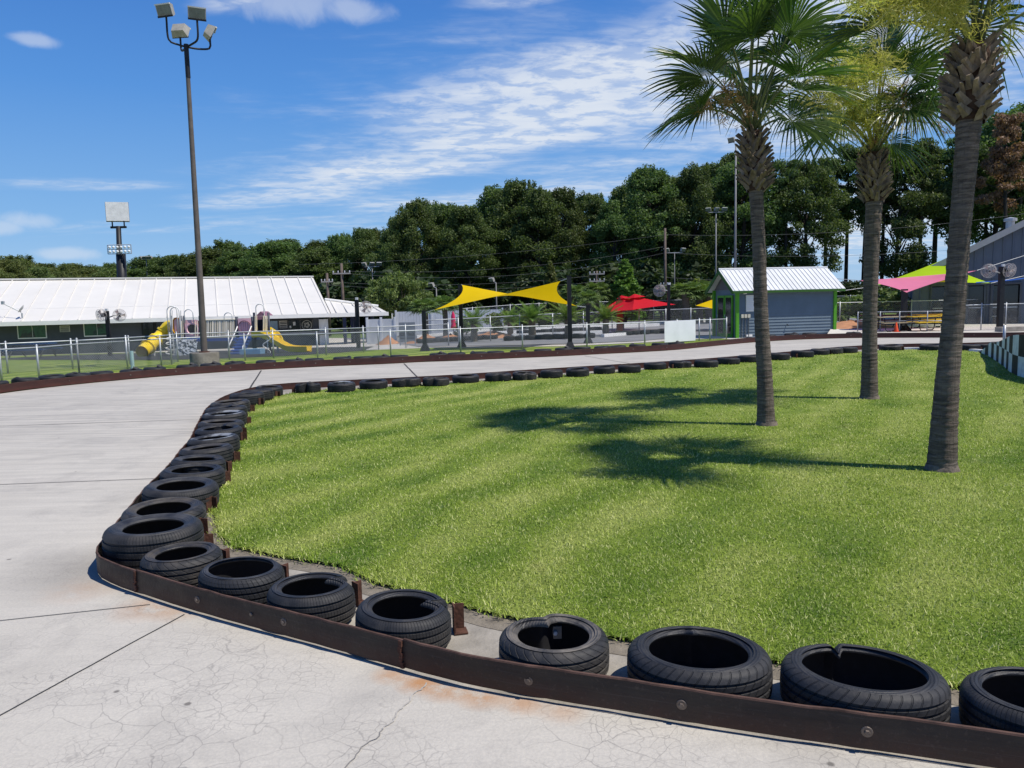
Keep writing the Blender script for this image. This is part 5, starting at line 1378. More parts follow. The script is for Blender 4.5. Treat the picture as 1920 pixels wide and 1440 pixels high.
# sand heap and block wall at the end of the fence
def heap(pxa, pya, D, w, h, label):
    p = A(pxa, pya, D); z0 = T(p.x, D) + .03; mb = MB(); n, k = 22, 7; vs = []; rg = random.Random(int(pxa))
    for i in range(n):
        a = 2 * pi * i / n
        for j in range(k):
            r = j / (k - 1); vs.append((p.x + w * r * cos(a) * rg.uniform(.9, 1.05), D + w * .7 * r * sin(a), z0 + h * (1 - r) ** 1.1 * rg.uniform(.85, 1.1) - .02))
    mb.add(vs, [(i * k + j, ((i + 1) % n) * k + j, ((i + 1) % n) * k + j + 1, i * k + j + 1) for i in range(n) for j in range(k - 1)])
    tag(mb.build('sand_heap', M_sand, None, True, org=(p.x, D, z0)), label, 'sand heap', 'orange sand heaps')
heap(728, 632, 46, .8, .55, 'steep orange sand heap at the end of the white fence'); heap(800, 632, 44, 1.4, .5, 'low orange sand heap right of the grey track sign'); heap(845, 633, 44, 1.2, .45, 'orange sand heap below the closed red umbrella'); heap(925, 630, 45, 1.9, .45, 'broad orange sand heap left of the middle sago palm')
heap(1595, 618, 46, 3.0, .45, 'orange sand bank right of the shed')

# grey track sign on the kiddy track fence
a = A(749, 640, 41); b = A(778, 604, 41); zb = T(a.x, 41)
t = thing('track_sign', (a.x, 41, zb), 'grey sign panel lettered KIDDY TRACK on the far fence', 'sign')
MB().box(((a.x + b.x) / 2, 41, (a.z + b.z) / 2), (b.x - a.x, .04, b.z - a.z)).build('sign_panel', mat('sign_grey', (.20, .225, .25), .6, .1, 3), t)
for x in (a.x + .03, b.x - .03): MB().box((x, 41.06, (zb + b.z) / 2), (.06, .06, b.z - zb)).build('sign_post', M_galv, t)
fc = bpy.data.curves.new('lettering', 'FONT'); fc.body = 'KIDDY TRACK'; fc.size = .165; fc.align_x = 'CENTER'; fc.align_y = 'CENTER'; fc.extrude = .004; fc.offset = .004
fo = bpy.data.objects.new('tmp', fc); COL.objects.link(fo); dg = bpy.context.evaluated_depsgraph_get(); me = bpy.data.meshes.new_from_object(fo.evaluated_get(dg)); bpy.data.objects.remove(fo)
me.materials.clear(); me.materials.append(M_black); lt = bpy.data.objects.new('lettering', me); COL.objects.link(lt); lt.parent = t
me.transform(Matrix.Rotation(pi / 2, 4, 'X')); lx = max(v.co.x for v in me.vertices) - min(v.co.x for v in me.vertices); me.transform(Matrix.Scale((b.x - a.x) * .94 / lx, 4, (1, 0, 0))); me.transform(Matrix.Scale(1.5, 4, (0, 0, 1)))
lt.location = ((a.x + b.x) / 2 - t.location.x, -.032, A(763, 627, 41).z - zb)
MB().box(((a.x + b.x) / 2, 40.973, A(763, 634, 41).z), ((b.x - a.x) * .9, .01, .03)).build('underline', M_black, t)

# ------------------------------------------------------------------ playground
M_pinkp = mat('faded_pink_plastic', (.82, .50, .53), .6, .12, 3); M_beige = mat('cream_bars', (.80, .72, .56), .5, .08, 3); M_bluep = mat('blue_plastic', (.05, .14, .48), .5, .2, 3)
M_yelp = mat('yellow_plastic', (.88, .62, .02), .35, .08, 2, spec=.4); M_purp = mat('purple_plastic', (.24, .12, .16), .6, .15, 3); M_slate = mat('slate_post', (.045, .052, .075), .5, .2, 4)
M_rock = mat('grey_climbing_rock', (.26, .29, .33), .7, .65, 3.5, bump=.03, bscale=6); M_orange = mat('amber_plastic', (.75, .36, .008), .4, .08, 2)
D0 = 37.0; a0 = A(400, 640, D0); t = thing('playground_set', (a0.x, D0, T(a0.x, D0)), 'pink, cream and blue playground tower set with yellow slides beside the white-roofed building', 'playground')
def Q(px, py, dy=0.0): return A(px, py, D0 + dy)
def gz(p): return T(p.x, p.y) + .02
def cols(pxs, pyt, m, r=.055, dy=0, nm='tower_post'):
    for px in pxs:
        p = Q(px, pyt, dy); MB().tube([(p.x, p.y, gz(p)), p], r, 8).build(nm, m, t, True)
def arch(px0, px1, pyt, pyb, dy=0):
    a, b = Q(px0, pyb, dy), Q(px1, pyb, dy); zt = Q((px0 + px1) / 2, pyt, dy).z; w = (b - a).length / 2; c = (a + b) / 2; P = [a]
    for i in range(13):
        an = pi - pi * i / 12; P.append(Vector((c.x + w * cos(an), c.y, zt - w + w * sin(an))))
    MB().tube(P + [b], .026, 6).build('safety_arch', M_trimw, t, True)
def panel(px0, py0, px1, py1, m, dy=0, th=.06, nm='panel', hole=None):
    a, b = Q(px0, py0, dy), Q(px1, py1, dy); c = (a + b) / 2
    if not hole: return MB().box((c.x, c.y, (a.z + b.z) / 2), (abs(b.x - a.x), th, abs(a.z - b.z))).build(nm, m, t)
    hx, hz, r = hole; n = 32; fr = []; mb = MB(); ox = Q(hx, hz, dy); rr = r
    out = []
    for i in range(n):
        an = 2 * pi * i / n + pi / 4; dx, dz = cos(an), sin(an)
        k = min(((b.x if dx > 0 else a.x) - ox.x) / dx if abs(dx) > 1e-6 else 1e9, ((a.z if dz > 0 else b.z) - ox.z) / dz if abs(dz) > 1e-6 else 1e9)
        out.append((dx, dz, k))
    for y in (c.y - th / 2, c.y + th / 2):
        vs = []
        for dx, dz, k in out: vs += [(ox.x + dx * rr, y, ox.z + dz * rr), (ox.x + dx * k, y, ox.z + dz * k)]
        mb.add(vs, [(2 * i, 2 * i + 1, (2 * i + 3) % (2 * n), (2 * i + 2) % (2 * n)) for i in range(n)])
    mb.tube([(ox.x + rr * cos(2 * pi * i / 24), c.y - .03, ox.z + rr * sin(2 * pi * i / 24)) for i in range(24)], .045, 6, False, True)
    return mb.build(nm, m, t)
cols((320, 339.5), 592, M_slate); cols((320, 339.5), 592, M_slate, dy=1.2); cols((345, 374), 592, M_slate, dy=.1); cols((443.5, 473), 594, M_slate, .075); cols((443.5, 473), 594, M_slate, .06, 1.2); cols((476, 503), 586, M_slate); cols((476, 503), 586, M_slate, dy=1.2)
panel(326, 596, 338.5, 628, M_pinkp, .02); mb = MB(); c = Q(332.5, 611, -.02); mb.lathe([(0, -.10), (.16, -.08), (.22, .0), (.24, .06)], 22, c, M=Matrix.Rotation(pi / 2, 3, 'X')); mb.v = [(x, y, c.z + (z - c.z) * 1.7) for x, y, z in mb.v]; mb.build('tunnel_mouth', M_orange, t, True)
for px in (319, 323, 339): p, q = Q(px, 582, -.1), Q(px, 632, -.1); MB().tube([p, q], .024, 6).build('ladder_rail', M_trimw, t)
arch(316.5, 335, 574, 632, -.1); arch(323, 339, 576, 632, -.3); arch(347, 363, 580, 606, -.1); arch(421, 436, 586, 602, -.05); arch(482, 497, 570, 618, -.1)
panel(346, 600, 373, 634, M_pinkp, .0, hole=(361, 617, .27), nm='hole_panel')
for px in (340, 343, 366, 370, 375.5): p, q = Q(px, 602, -.08), Q(px, 634, -.08); MB().tube([p, q], .022, 6).build('railing_bar', M_beige, t)
# bridge with cream bars
for yy in (600, 633): MB().tube([Q(386, yy, -.05), Q(441, yy - 1.2, -.05)], .035, 6).build('bridge_rail', M_beige, t)
for i in range(17): x = 388 + i * 3.15; MB().tube([Q(x, 600, -.05), Q(x, 633, -.05)], .021, 5).build('bridge_bar', M_beige, t)
for i in range(12): x = 390 + i * 4.3; MB().tube([Q(x, 602, 1.1), Q(x, 632, 1.1)], .021, 5).build('bridge_bar', M_beige, t)
pa, pb2 = Q(344, 637), Q(474, 634); MB().box(((pa.x + pb2.x) / 2, D0 + .55, pa.z - .03), (pb2.x - pa.x, 1.2, .14)).build('deck', M_bluep, t)
pa = Q(320, 635); pb2 = Q(340, 635); MB().box(((pa.x + pb2.x) / 2, D0 + .55, pa.z - .03), (pb2.x - pa.x, 1.2, .14)).build('deck', M_bluep, t)
# pink barred panel and blue stairs
pn = panel(446, 597, 472, 629, M_pinkp, -.05); c = Q(458.5, 613, -.11)
rg_ = MB(); rg_.tube([(c.x + .30 * cos(2 * pi * i / 24), c.y, c.z + .30 * sin(2 * pi * i / 24)) for i in range(24)], .022, 6, False, True)
for k in (-.16, -.05, .06, .17): rg_.tube([(c.x + k, c.y, c.z - .27 * cos(k * 4)), (c.x + k, c.y, c.z + .27 * cos(k * 4))], .016, 5)
rg_.build('porthole_bars', M_purp, t)
p0_, p1_ = Q(445, 632, -.2), Q(471, 631, -.2); g0 = gz(Q(458, 640, -1.4))
for i in range(6):
    k = (i + .5) / 6; z = p0_.z + (g0 - p0_.z) * k; y = D0 - .2 - 1.25 * k
    MB().box(((p0_.x + p1_.x) / 2, y, z), (p1_.x - p0_.x - .06, .25, .05)).build('stair_tread', M_bluep, t)
    MB().box(((p0_.x + p1_.x) / 2, y + .1, z - .10), (p1_.x - p0_.x - .08, .02, .16)).build('stair_riser', M_bluep, t)
for x in (p0_.x, p1_.x): MB().tube([(x, D0 - .1, p0_.z + .5), (x, D0 - .3, p0_.z + .35), (x, D0 - 1.45, g0 + .35), (x, D0 - 1.45, g0)], .03, 6).build('stair_rail', M_trimw, t, True)
MB().box((p1_.x + .45, D0 - 1.5, g0 + .12), (.95, .7, .26)).build('step_block', mat('pale_blue_plastic_step', (.20, .36, .52), .5, .1, 4), t)
# gable tower and slides
g = MB(); L_, R2, Tp = Q(479, 593, -.1), Q(498, 592, -.1), Q(488, 584, -.1)
g.add([L_, R2, Tp, L_ + Vector((0, 1.2, 0)), R2 + Vector((0, 1.2, 0)), Tp + Vector((0, 1.2, 0))], [(0, 1, 2), (3, 5, 4), (0, 2, 5, 3), (1, 4, 5, 2), (0, 3, 4, 1)]); g.build('tower_roof', M_purp, t)
panel(480, 593, 497, 599, M_purp, -.08)
for px in (478.5, 481, 494, 497, 500): MB().tube([Q(px, 592, -.12), Q(px, 621, -.12)], .028, 6).build('railing_bar', M_beige, t)
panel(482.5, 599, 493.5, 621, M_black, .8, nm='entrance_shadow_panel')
def slide(path, w, m, nm, lip=.2):
    P = catmull([tuple(p) for p in path], .12); mb = MB(); vs = []
    for i, p in enumerate(P):
        a, b = P[max(i - 1, 0)], P[min(i + 1, len(P) - 1)]; d = Vector(b - a); d.z = 0; d.normalize(); s = Vector((-d.y, d.x, 0)); p = Vector(p)
        for k, zz in ((-1.12, lip), (-1, lip), (-.82, .02), (0, 0), (.82, .02), (1, lip), (1.12, lip), (1.0, lip - .05), (.86, -.04), (0, -.06), (-.86, -.04), (-1.0, lip - .05)): vs.append(p + s * w / 2 * k + Vector((0, 0, zz)))
    n = 12; mb.add(vs, [(i * n + j, i * n + (j + 1) % n, (i + 1) * n + (j + 1) % n, (i + 1) * n + j) for i in range(len(P) - 1) for j in range(n)]); return mb.build(nm, m, t, True, angle=.7)
slide([Q(477, 631, -.4), Q(488, 630, -.45), Q(500, 633, -.5), Q(520, 644, -.6), Q(540, 655, -.7), Q(556, 657.5, -.8), Q(580, 657.5, -.9)], .62, M_yelp, 'slide', .22)
slide([Q(499, 622, .9), Q(506, 621, .9), Q(513, 629, .9), Q(521, 642, .6), Q(526, 650, .5)], .5, M_yelp, 'slide', .2)
for px in (519.5, 521.5): p = Q(px, 648, -.5); MB().tube([p, (p.x, p.y, gz(p))], .025, 6).build('slide_leg', M_trimw, t)
# wavy climber
P = [];
for i in range(40): k = i / 39; P.append(Q(500 + 7 * math.sin(k * 3.2 * pi), 628 + 41 * k, -.9))
P[-1].z = gz(P[-1]); MB().tube(P, .025, 6).build('wavy_climber', M_trimw, t, True)
for px in (500.5,): p = Q(px, 622, -.8); MB().tube([p, (p.x, p.y, gz(p))], .028, 6).build('climber_pole', M_trimw, t)
# spiral climber on the left
P = []
for i in range(80): k = i / 79; p = Q(318.5, 630 + 44 * k, -.5); P.append(p + Vector((.16 * cos(k * 5 * 2 * pi) * (1 + .25 * k), .2 * sin(k * 5 * 2 * pi), 0)))
MB().tube(P, .024, 6).build('spiral_climber', M_trimw, t, True); p = Q(324, 626, -.5); MB().tube([p, (p.x, p.y, gz(p))], .03, 6).build('climber_pole', M_trimw, t)
# climbing rock
rk = MB(); nx, nz = 16, 16; rgk = random.Random(4); vs = []
H_ = [[rgk.random() for _ in range(nz + 1)] for _ in range(nx + 1)]
for i in range(nx + 1):
    for j in range(nz + 1):
        k = j / nz; x0, x1 = 326 + 12 * k, 371; p = Q(x0 + (x1 - x0) * i / nx, 672 - 34 * k, -1.1 + .95 * k); gp = gz(Q(350, 650, -1.1)) - .05
        p.z = gp + (Q(350, 636).z - gp) * k; p.y -= .28 * H_[i][j] * (1 if 0 < j < nz else .2); p.z += .10 * (H_[i][(j + 3) % nz] - .5) * (1 if 0 < j < nz else 0); vs.append(p)
rk.add(vs, [(i * (nz + 1) + j, (i + 1) * (nz + 1) + j, (i + 1) * (nz + 1) + j + 1, i * (nz + 1) + j + 1) for i in range(nx) for j in range(nz)]); rk.build('climbing_rock', M_rock, t)
panel(333, 633, 339, 650, mat('pale_panel', (.55, .58, .62), .6, .08, 3), -.1, nm='lower_panel')
# tube slide: a ribbed chute turning down to the left
C = catmull([tuple(Q(330, 611, .25)), tuple(Q(316, 613, .4)), tuple(Q(305, 627, .3)), tuple(Q(290, 640, -.1)), tuple(Q(276, 652, -.7)), tuple(Q(266, 660, -1.2))], .07)
tb = MB(); tb.tube([Vector(c) for c in C], [.30 + (.018 if i % 12 < 2 else 0) for i in range(len(C))], 18, False); tb.build('tube_slide', M_yelp, t, True)
rr_ = MB(); k = int(len(C) * .40); tt_ = (Vector(C[k + 1]) - Vector(C[k - 1])).normalized()
for kk in (int(len(C) * .28), int(len(C) * .52), int(len(C) * .76)):
    tt_ = (Vector(C[kk + 1]) - Vector(C[kk - 1])).normalized(); rr_.lathe([(.30, -.05), (.37, -.05), (.37, .05), (.30, .05)], 18, C[kk], M=tt_.to_track_quat('Z', 'Y').to_matrix())
rr_.build('slide_flange', M_yelp, t)
p = Q(289, 655, -.5); MB().tube([p, (p.x, p.y, gz(p))], .03, 6).build('slide_leg', M_trimw, t)
# dark timber bench in front of the building
p = A(60, 652, 40); z = T(p.x, 40)
t = thing('picnic_bench', (p.x, 40, z), 'dark blue picnic table before the left building', 'picnic table')
MB().box((p.x, 40, z + .74), (2.2, .8, .06)).build('table_top', mat('dark_blue_top', (.01, .05, .16), .5, .2, 3), t)
for s in (-1, 1): MB().box((p.x, 40 + s * .75, z + .45), (2.2, .28, .05)).build('seat', mat('dark_blue_top', (.01, .05, .16)), t)
for s in (-1, 1): MB().tube([(p.x + s * .8, 39.3, z), (p.x + s * .8, 39.8, z + .7), (p.x + s * .8, 40.2, z + .7), (p.x + s * .8, 40.7, z)], .03, 6).build('leg', M_black, t)

# ------------------------------------------------------------------ shed
M_blue = mat('grey_blue_siding', (.13, .175, .215), .7, .10, 1.2); M_green = mat('lime_green_trim', (.085, .30, .018), .55, .1, 3); M_darkg = mat('dark_green_fascia', (.035, .11, .015), .6, .1, 3)
M_roofs = mat('silver_metal_roof', (.62, .63, .63), .45, .12, .8)
al = radians(9.7); eS = Vector((cos(al), sin(al), 0)); dS = Vector((-sin(al), cos(al), 0)); O_ = Vector((10.85, 36.9, 0)); LS, WS = 5.05, 2.5; ze = 2.34; rS = atan2(eS.y, eS.x)
def sp(s, w, z): return O_ + eS * s + dS * w + Vector((0, 0, z))
t = thing('shed', sp(LS / 2, WS / 2, 0), 'small grey-blue lap-sided shed with white metal roof and lime green corners', 'shed')
wl = MB(); nb = 16; bh = ze / nb
for i in range(nb):          # lap boards, each tipped out at its foot
    z0, z1 = i * bh, (i + 1) * bh
    for (s0, s1, w0) in ((0.02, LS - .02, 0),): wl.add([sp(s0, -.034, z0), sp(s1, -.034, z0), sp(s1, -.002, z1), sp(s0, -.002, z1), sp(s0, .02, z0), sp(s1, .02, z0)], [(0, 1, 2, 3), (0, 4, 5, 1)])
wl.build('front_siding', M_blue, t)
MB().box(sp(LS / 2, WS / 2 + .01, ze / 2), (LS - .05, WS - .03, ze), rz=rS).build('wall', M_blue, t)
zr = 3.26; ov = .34; oe = .38; yr = WS / 2
sl_ = (zr - ze) / (yr)
for side in (0, 1):
    w0 = -ov if side == 0 else WS + ov; z0 = ze + .02 - sl_ * ov * .62 + .06
    a, b, c, d2 = sp(-oe, w0, z0), sp(LS + oe, w0, z0), sp(LS + oe, yr, zr + .08), sp(-oe, yr, zr + .08)
    mb = MB(); mb.slab([a, b, c, d2], .05)
    k = .1
    while k < LS + 2 * oe - .05:
        f = k / (LS + 2 * oe); p, q = a.lerp(b, f), d2.lerp(c, f); mb.slab([p + eS * -.018 + Vector((0, 0, .03)), p + eS * .018 + Vector((0, 0, .03)), q + eS * .018 + Vector((0, 0, .03)), q - eS * .018 + Vector((0, 0, .03))], .035); k += .23
    mb.build('roof', M_roofs, t)
    MB().box((a + b) / 2 + Vector((0, 0, -.07)), (LS + 2 * oe, .04, .11), rz=rS).build('fascia', M_darkg, t)
    for e_, f_ in ((a, d2), (b, c)):
        mb = MB(); mb.slab([e_ + Vector((0, 0, -.02)) - eS * .02, e_ + Vector((0, 0, -.02)) + eS * .02, f_ + Vector((0, 0, -.02)) + eS * .02, f_ + Vector((0, 0, -.02)) - eS * .02], .16); mb.build('barge_board', M_darkg, t)
MB().tube([sp(-oe, yr, zr + .08), sp(LS + oe, yr, zr + .08)], .06, 6).build('ridge_cap', M_roofs, t)
for s in (.0, LS):
    gb = MB(); gb.add([sp(s, 0, ze), sp(s, WS, ze), sp(s, yr, zr), sp(s + .03 * (1 if s else -1), 0, ze), sp(s + .03 * (1 if s else -1), WS, ze), sp(s + .03 * (1 if s else -1), yr, zr)], [(0, 1, 2), (3, 5, 4), (0, 2, 5, 3), (1, 4, 5, 2), (0, 3, 4, 1)]); gb.build('gable', mat('grey_gable', (.12, .115, .12), .8, .1, 2), t)
for s, w in ((0.0, 0.0), (LS, 0.0), (LS, WS), (0, WS)): MB().box(sp(s + (-.02 if s == 0 else .02), w + (-.02 if w == 0 else .02), ze / 2), (.15, .15, ze - .02), rz=rS).build('corner_trim', M_green, t)
for w0 in (.42, 1.28):
    d_ = MB().box(sp(-.03, w0 + .4, 1.04), (.06, .80, 2.05), rz=rS).build('door', M_green, t); MB().box(sp(-.066, w0 + .4, 1.08), (.02, .58, 1.75), rz=rS).build('door_glass', M_glass, d_); MB().tube([sp(-.09, w0 + .74, 1.0), sp(-.09, w0 + .74, 1.14)], .015, 6).build('handle', M_galv, d_)
f = MB().box(sp(.62, -.045, 1.66), (.40, .05, .78), rz=rS).build('louvred_vent', M_trimw, t)
for i in range(8): MB().box(sp(.62, -.08, 1.34 + i * .09), (.34, .03, .03), rz=rS).build('louvre', M_wallw, f)
for i in range(3):
    MB().box(sp(.22 + i * .17, -.07, 1.06), (.12, .09, .17), rz=rS).build('meter_box', mat('meter_cream', (.55, .52, .42), .6, .1, 4), t); MB().tube([sp(.22 + i * .17, -.06, 0), sp(.22 + i * .17, -.06, .98)], .022, 6).build('conduit', mat('conduit_grey', (.10, .11, .12), .6, .1, 4), t)
MB().box(sp(.35, -.06, 2.14), (.16, .12, .07), rz=rS).build('wall_lamp', M_white, t)
MB().tube([sp(2.55, -.05, .62), sp(2.55, -.12, .56), sp(2.62, -.12, .56)], .02, 6).build('tap', M_black, t)
MB().box(sp(.6, -.04, .12), (.3, .05, .1), rz=rS).build('low_vent', M_trimw, t)
MB().slab([sp(LS - .2, -.06, .30), sp(LS + .15, -.06, .30), sp(LS + .9, -.5, .02), sp(LS - .7, -.5, .02)], .04).build('gutter_splash', M_pave, t)

# ------------------------------------------------------------------ grey metal building on the right
M_steelw = mat('slate_metal_cladding', (.085, .105, .14), .55, .12, .7)
eB = Vector((.9, -.436, 0)).normalized(); dB = Vector((-eB.y, eB.x, 0)); OB = A(1711, 560, 48.5); OB.z = 0; LB, DB = 20, 30
def bq(s, w, z): return OB + eB * s + dB * w + Vector((0, 0, z))
rB = atan2(eB.y, eB.x); z1 = 2.95; slB = .525
t = thing('metal_building', bq(6, 5, 0), 'large slate grey metal building with a rising roof edge at the right', 'building')
wl = MB(); k = 0.0
holes = ((1.17, 1.72), (3.12, 3.86), (4.38, 5.54), (7.4, 9.2))
def zt(s): return z1 + slB * s if s < 10 else z1 + slB * 20 - slB * s
while k < LB:
    st = .48; s0, s1 = k, k + st; zb_ = 0
    for h0, h1 in holes:
        if h0 - .2 < (s0 + s1) / 2 < h1 + .2: zb_ = 2.35
    wl.add([bq(s0, 0, zb_), bq(s1 - .12, 0, zb_), bq(s1 - .12, 0, zt(s1 - .12)), bq(s0, 0, zt(s0)), bq(s1 - .09, -.045, zb_), bq(s1 - .09, -.045, zt(s1)), bq(s1 - .03, -.045, zb_), bq(s1 - .03, -.045, zt(s1)), bq(s1, 0, zb_), bq(s1, 0, zt(s1))],
           [(0, 1, 2, 3), (1, 4, 5, 2), (4, 6, 7, 5), (6, 8, 9, 7)]); k += st
wl.build('wall', M_steelw, t)
sd = MB(); sd.add([bq(0, 0, 0), bq(0, DB, 0), bq(0, DB, z1), bq(0, 0, z1)], [(0, 1, 2, 3)]); sd.build('side_wall', M_steelw, t)
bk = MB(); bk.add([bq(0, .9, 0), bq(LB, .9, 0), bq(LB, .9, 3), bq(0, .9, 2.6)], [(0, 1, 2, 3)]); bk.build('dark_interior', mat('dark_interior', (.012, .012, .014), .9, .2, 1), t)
for s0, s1 in ((-.3, 10), (20.3, 10)):
    MB().slab([bq(s0, -.25, z1 - .05), bq(s1, -.25, zt(9.99) + .05), bq(s1, DB, zt(9.99) + .05), bq(s0, DB, z1 - .05)], .08).build('roof', mat('grey_metal_roof', (.45, .44, .42), .5, .1, 1), t)
    mb = MB(); P4 = [bq(s0, -.30, z1 + .04), bq(s1, -.30, zt(9.99) + .14), bq(s1, -.30, zt(9.99) - .26), bq(s0, -.30, z1 - .36)]; Q4 = [p + dB * .08 for p in P4]
    mb.add(P4 + Q4, [(0, 1, 2, 3), (7, 6, 5, 4), (0, 4, 5, 1), (1, 5, 6, 2), (2, 6, 7, 3), (3, 7, 4, 0)]); mb.build('barge_board', mat('pale_barge', (.42, .41, .39), .6, .08, 2), t)
for h0, h1 in holes:
    fr = MB()
    fr.box(bq(h0 - .16, -.07, 1.2), (.1, .12, 2.4), rz=rB); fr.box(bq(h1 + .16, -.07, 1.2), (.1, .12, 2.4), rz=rB); fr.box(bq((h0 + h1) / 2, -.07, 2.42), (h1 - h0 + .4, .12, .12), rz=rB)
    f = fr.build('door_frame', mat('slate_trim', (.06, .07, .085), .6, .1, 3), t)
    MB().box(bq((h0 + h1) / 2, .25, 1.15), (h1 - h0 + .2, .05, 2.3), rz=rB).build('door_glass', M_glass, f)
    MB().box(bq((h0 + h1) / 2, .18, 1.0), (h1 - h0 + .1, .06, .06), rz=rB).build('glazing_bar', M_galv, f)
v = bq(5.2, 1.4, zt(5.2)); MB().lathe([(.24, -.6), (.24, .5), (.36, .5), (.36, .66), (0, .75)], 14, v).build('roof_vent', M_galv, t)

# ------------------------------------------------------------------ picnic tables, cone, chequered wall
M_ytop = mat('yellow_table_top', (.66, .43, .03), .5, .12, 3); M_tan = mat('tan_table_top', (.36, .30, .20), .6, .12, 3); M_maroon = mat('maroon_top', (.12, .02, .028), .6, .12, 3)
def picnic(px, py, D, rz, m, label, L=1.8):
    p = A(px, py, D); p.z = 0.02
    t = thing('picnic_table', p, label, 'picnic table', 'picnic tables under the sails', rz)
    def lb(c, s, nm, mm): o = MB().box(c, s).build(nm, mm); o.parent = t
    lb((0, 0, .74), (L, .76, .045), 'table_top', m); lb((0, -.68, .45), (L, .27, .04), 'seat', m); lb((0, .68, .45), (L, .27, .04), 'seat', m)
    for s in (-1, 1):
        x = s * L * .3
        o = MB().tube(catmull([(x, -.8, 0.02), (x, -.55, .02), (x, -.35, .12), (x, -.2, .70), (x, .2, .70), (x, .35, .12), (x, .55, .02), (x, .8, .02)], .08), .025, 6).build('leg_frame', M_black, None, True); o.parent = t
        o = MB().tube([(x, -.68, .42), (x, -.3, .40), (x, .3, .40), (x, .68, .42)], .02, 6).build('seat_bar', M_black, None, True); o.parent = t
picnic(1738, 622, 39.6, .12, M_ytop, 'yellow picnic table between the cone and the thick palm trunk', 2.1)
picnic(1752, 612, 43.0, .12, M_ytop, 'second yellow picnic table, farther back by the grey building', 2.2)
picnic(1672, 622, 40.0, .12, M_tan, 'tan picnic table just right of the middle palm trunk', 1.9)
picnic(1658, 612, 44.0, .1, M_maroon, 'maroon picnic table behind the tan one', 2.6)
picnic(1860, 600, 47.5, .4, mat('pale_table_top', (.5, .5, .48), .6, .1, 3), 'pale table below the windows of the grey building')
c = A(1687, 629, 34.6); c.z = .0
c = Vector((c.x, 34.6, T(c.x, 34.6) + .03)); i_ = nearest(op, c.x, c.y); c = Vector((op[i_][0], op[i_][1] + .4, .24))
t = thing('traffic_cone', c, 'small orange traffic cone set on the outer barrier', 'traffic cone')
M_cone = mat('cone_orange', (.78, .085, .02), .5, .08, 4)
MB().lathe([(.105, .03), (.10, .05), (.03, .42), (.02, .43), (0, .43)], 20, c).build('cone_body', M_cone, t, True, angle=.7); MB().box(c + Vector((0, 0, .015)), (.26, .26, .03)).build('cone_base', M_cone, t)
c2 = [r for r in bpy.data.objects if r.get('label') == f'black tyre behind the outer rail, {ordn(len(OUT_T) - 1)} from the left edge']

def check_mat(seed, white):
    return mat('chalky_white_paint' if white else 'flaking_black_paint', (.62, .65, .65) if white else (.030, .030, .026), .8, .22 if white else .6, 5, bump=.004, bscale=30)
WP = [(15.05, 24.35), (14.15, 22.3), (12.85, 19.7), (11.5, 17.0), (11.05, 14.5), (11.6, 12), (13.6, 9.6)]
wp = catmull(WP, .05); ac = [0]
for a, b in zip(wp, wp[1:]): ac.append(ac[-1] + np.linalg.norm(b - a))
t = thing('chequered_wall', (wp[60][0], wp[60][1], 0), 'low curved wall painted in black and white blocks at the right edge', 'wall')
def wtop(s): return .05 + .42 * ss(.0, 2.6, s) + .5 * ss(2.0, 9, s)
blk = .62; kmax = int(ac[-1] / blk)
def wp_at(s):
    i = min(max(np.searchsorted(ac, s) - 1, 0), len(wp) - 2); f = (s - ac[i]) / (ac[i + 1] - ac[i]); p = wp[i] + (wp[i + 1] - wp[i]) * f; d = wp[i + 1] - wp[i]; d = d / np.linalg.norm(d); return p, np.array([d[1], -d[0]])
for row in (0, 1):
    for k in range(kmax):
        s0, s1 = k * blk, (k + 1) * blk; mb = MB(); vs = []
        if row == 1 and wtop(s1) < .52: continue
        for s in (s0, (s0 + s1) / 2, s1):
            p, nn = wp_at(s); zb_, zt_ = (0, min(wtop(s), .47)) if row == 0 else (.47, max(wtop(s), .471))
            off = 0 if row == 0 else .0
            for o in (0, .2): vs += [(p[0] - nn[0] * o * -1, p[1] - nn[1] * o * -1, zb_ - (.05 if row == 0 else 0)), (p[0] + nn[0] * o, p[1] + nn[1] * o, zt_)]
        # order per station: near-bottom, near-top, far-bottom, far-top
        fs = []
        for i in (0, 1):
            a = i * 4; fs += [(a, a + 4, a + 5, a + 1), (a + 1, a + 5, a + 7, a + 3), (a + 3, a + 7, a + 6, a + 2), (a + 2, a + 6, a + 4, a)]
        fs += [(0, 1, 3, 2), (8, 10, 11, 9)]
        mb.add(vs, fs); mb.build('painted_block', check_mat(k, (k + row) % 2 == 1), t)
# white kerb stones leading up to the wall, and the steel post beside it
t = thing('white_kerb', (14.3, 25.9, 0), 'white painted kerb running up to the chequered wall', 'kerb')
kp = catmull([(12.9, 26.35), (13.9, 26.2), (14.7, 25.5), (15.0, 24.5)], .1); mb = MB(); vs = []
for i, p in enumerate(kp):
    a, b = kp[max(i - 1, 0)], kp[min(i + 1, len(kp) - 1)]; d = (b - a) / np.linalg.norm(b - a); nn = np.array([-d[1], d[0]])
    for o, z in ((0, 0), (0, .09), (.16, .09), (.16, 0)): vs.append((p[0] + nn[0] * o, p[1] + nn[1] * o, z))
mb.add(vs, [(i * 4 + j, (i + 1) * 4 + j, (i + 1) * 4 + j + 1, i * 4 + j + 1) for i in range(len(kp) - 1) for j in range(3)] + [(0, 1, 2, 3)]); mb.build('kerb_stone', M_white, t)
p = G(1882, 652); tp = A(1882, 610, p.y); tag(MB().tube([p, (p.x, p.y, tp.z)], .045, 10).build('steel_post', M_galv, None, True, org=p), 'short galvanised post standing behind the chequered wall', 'post')
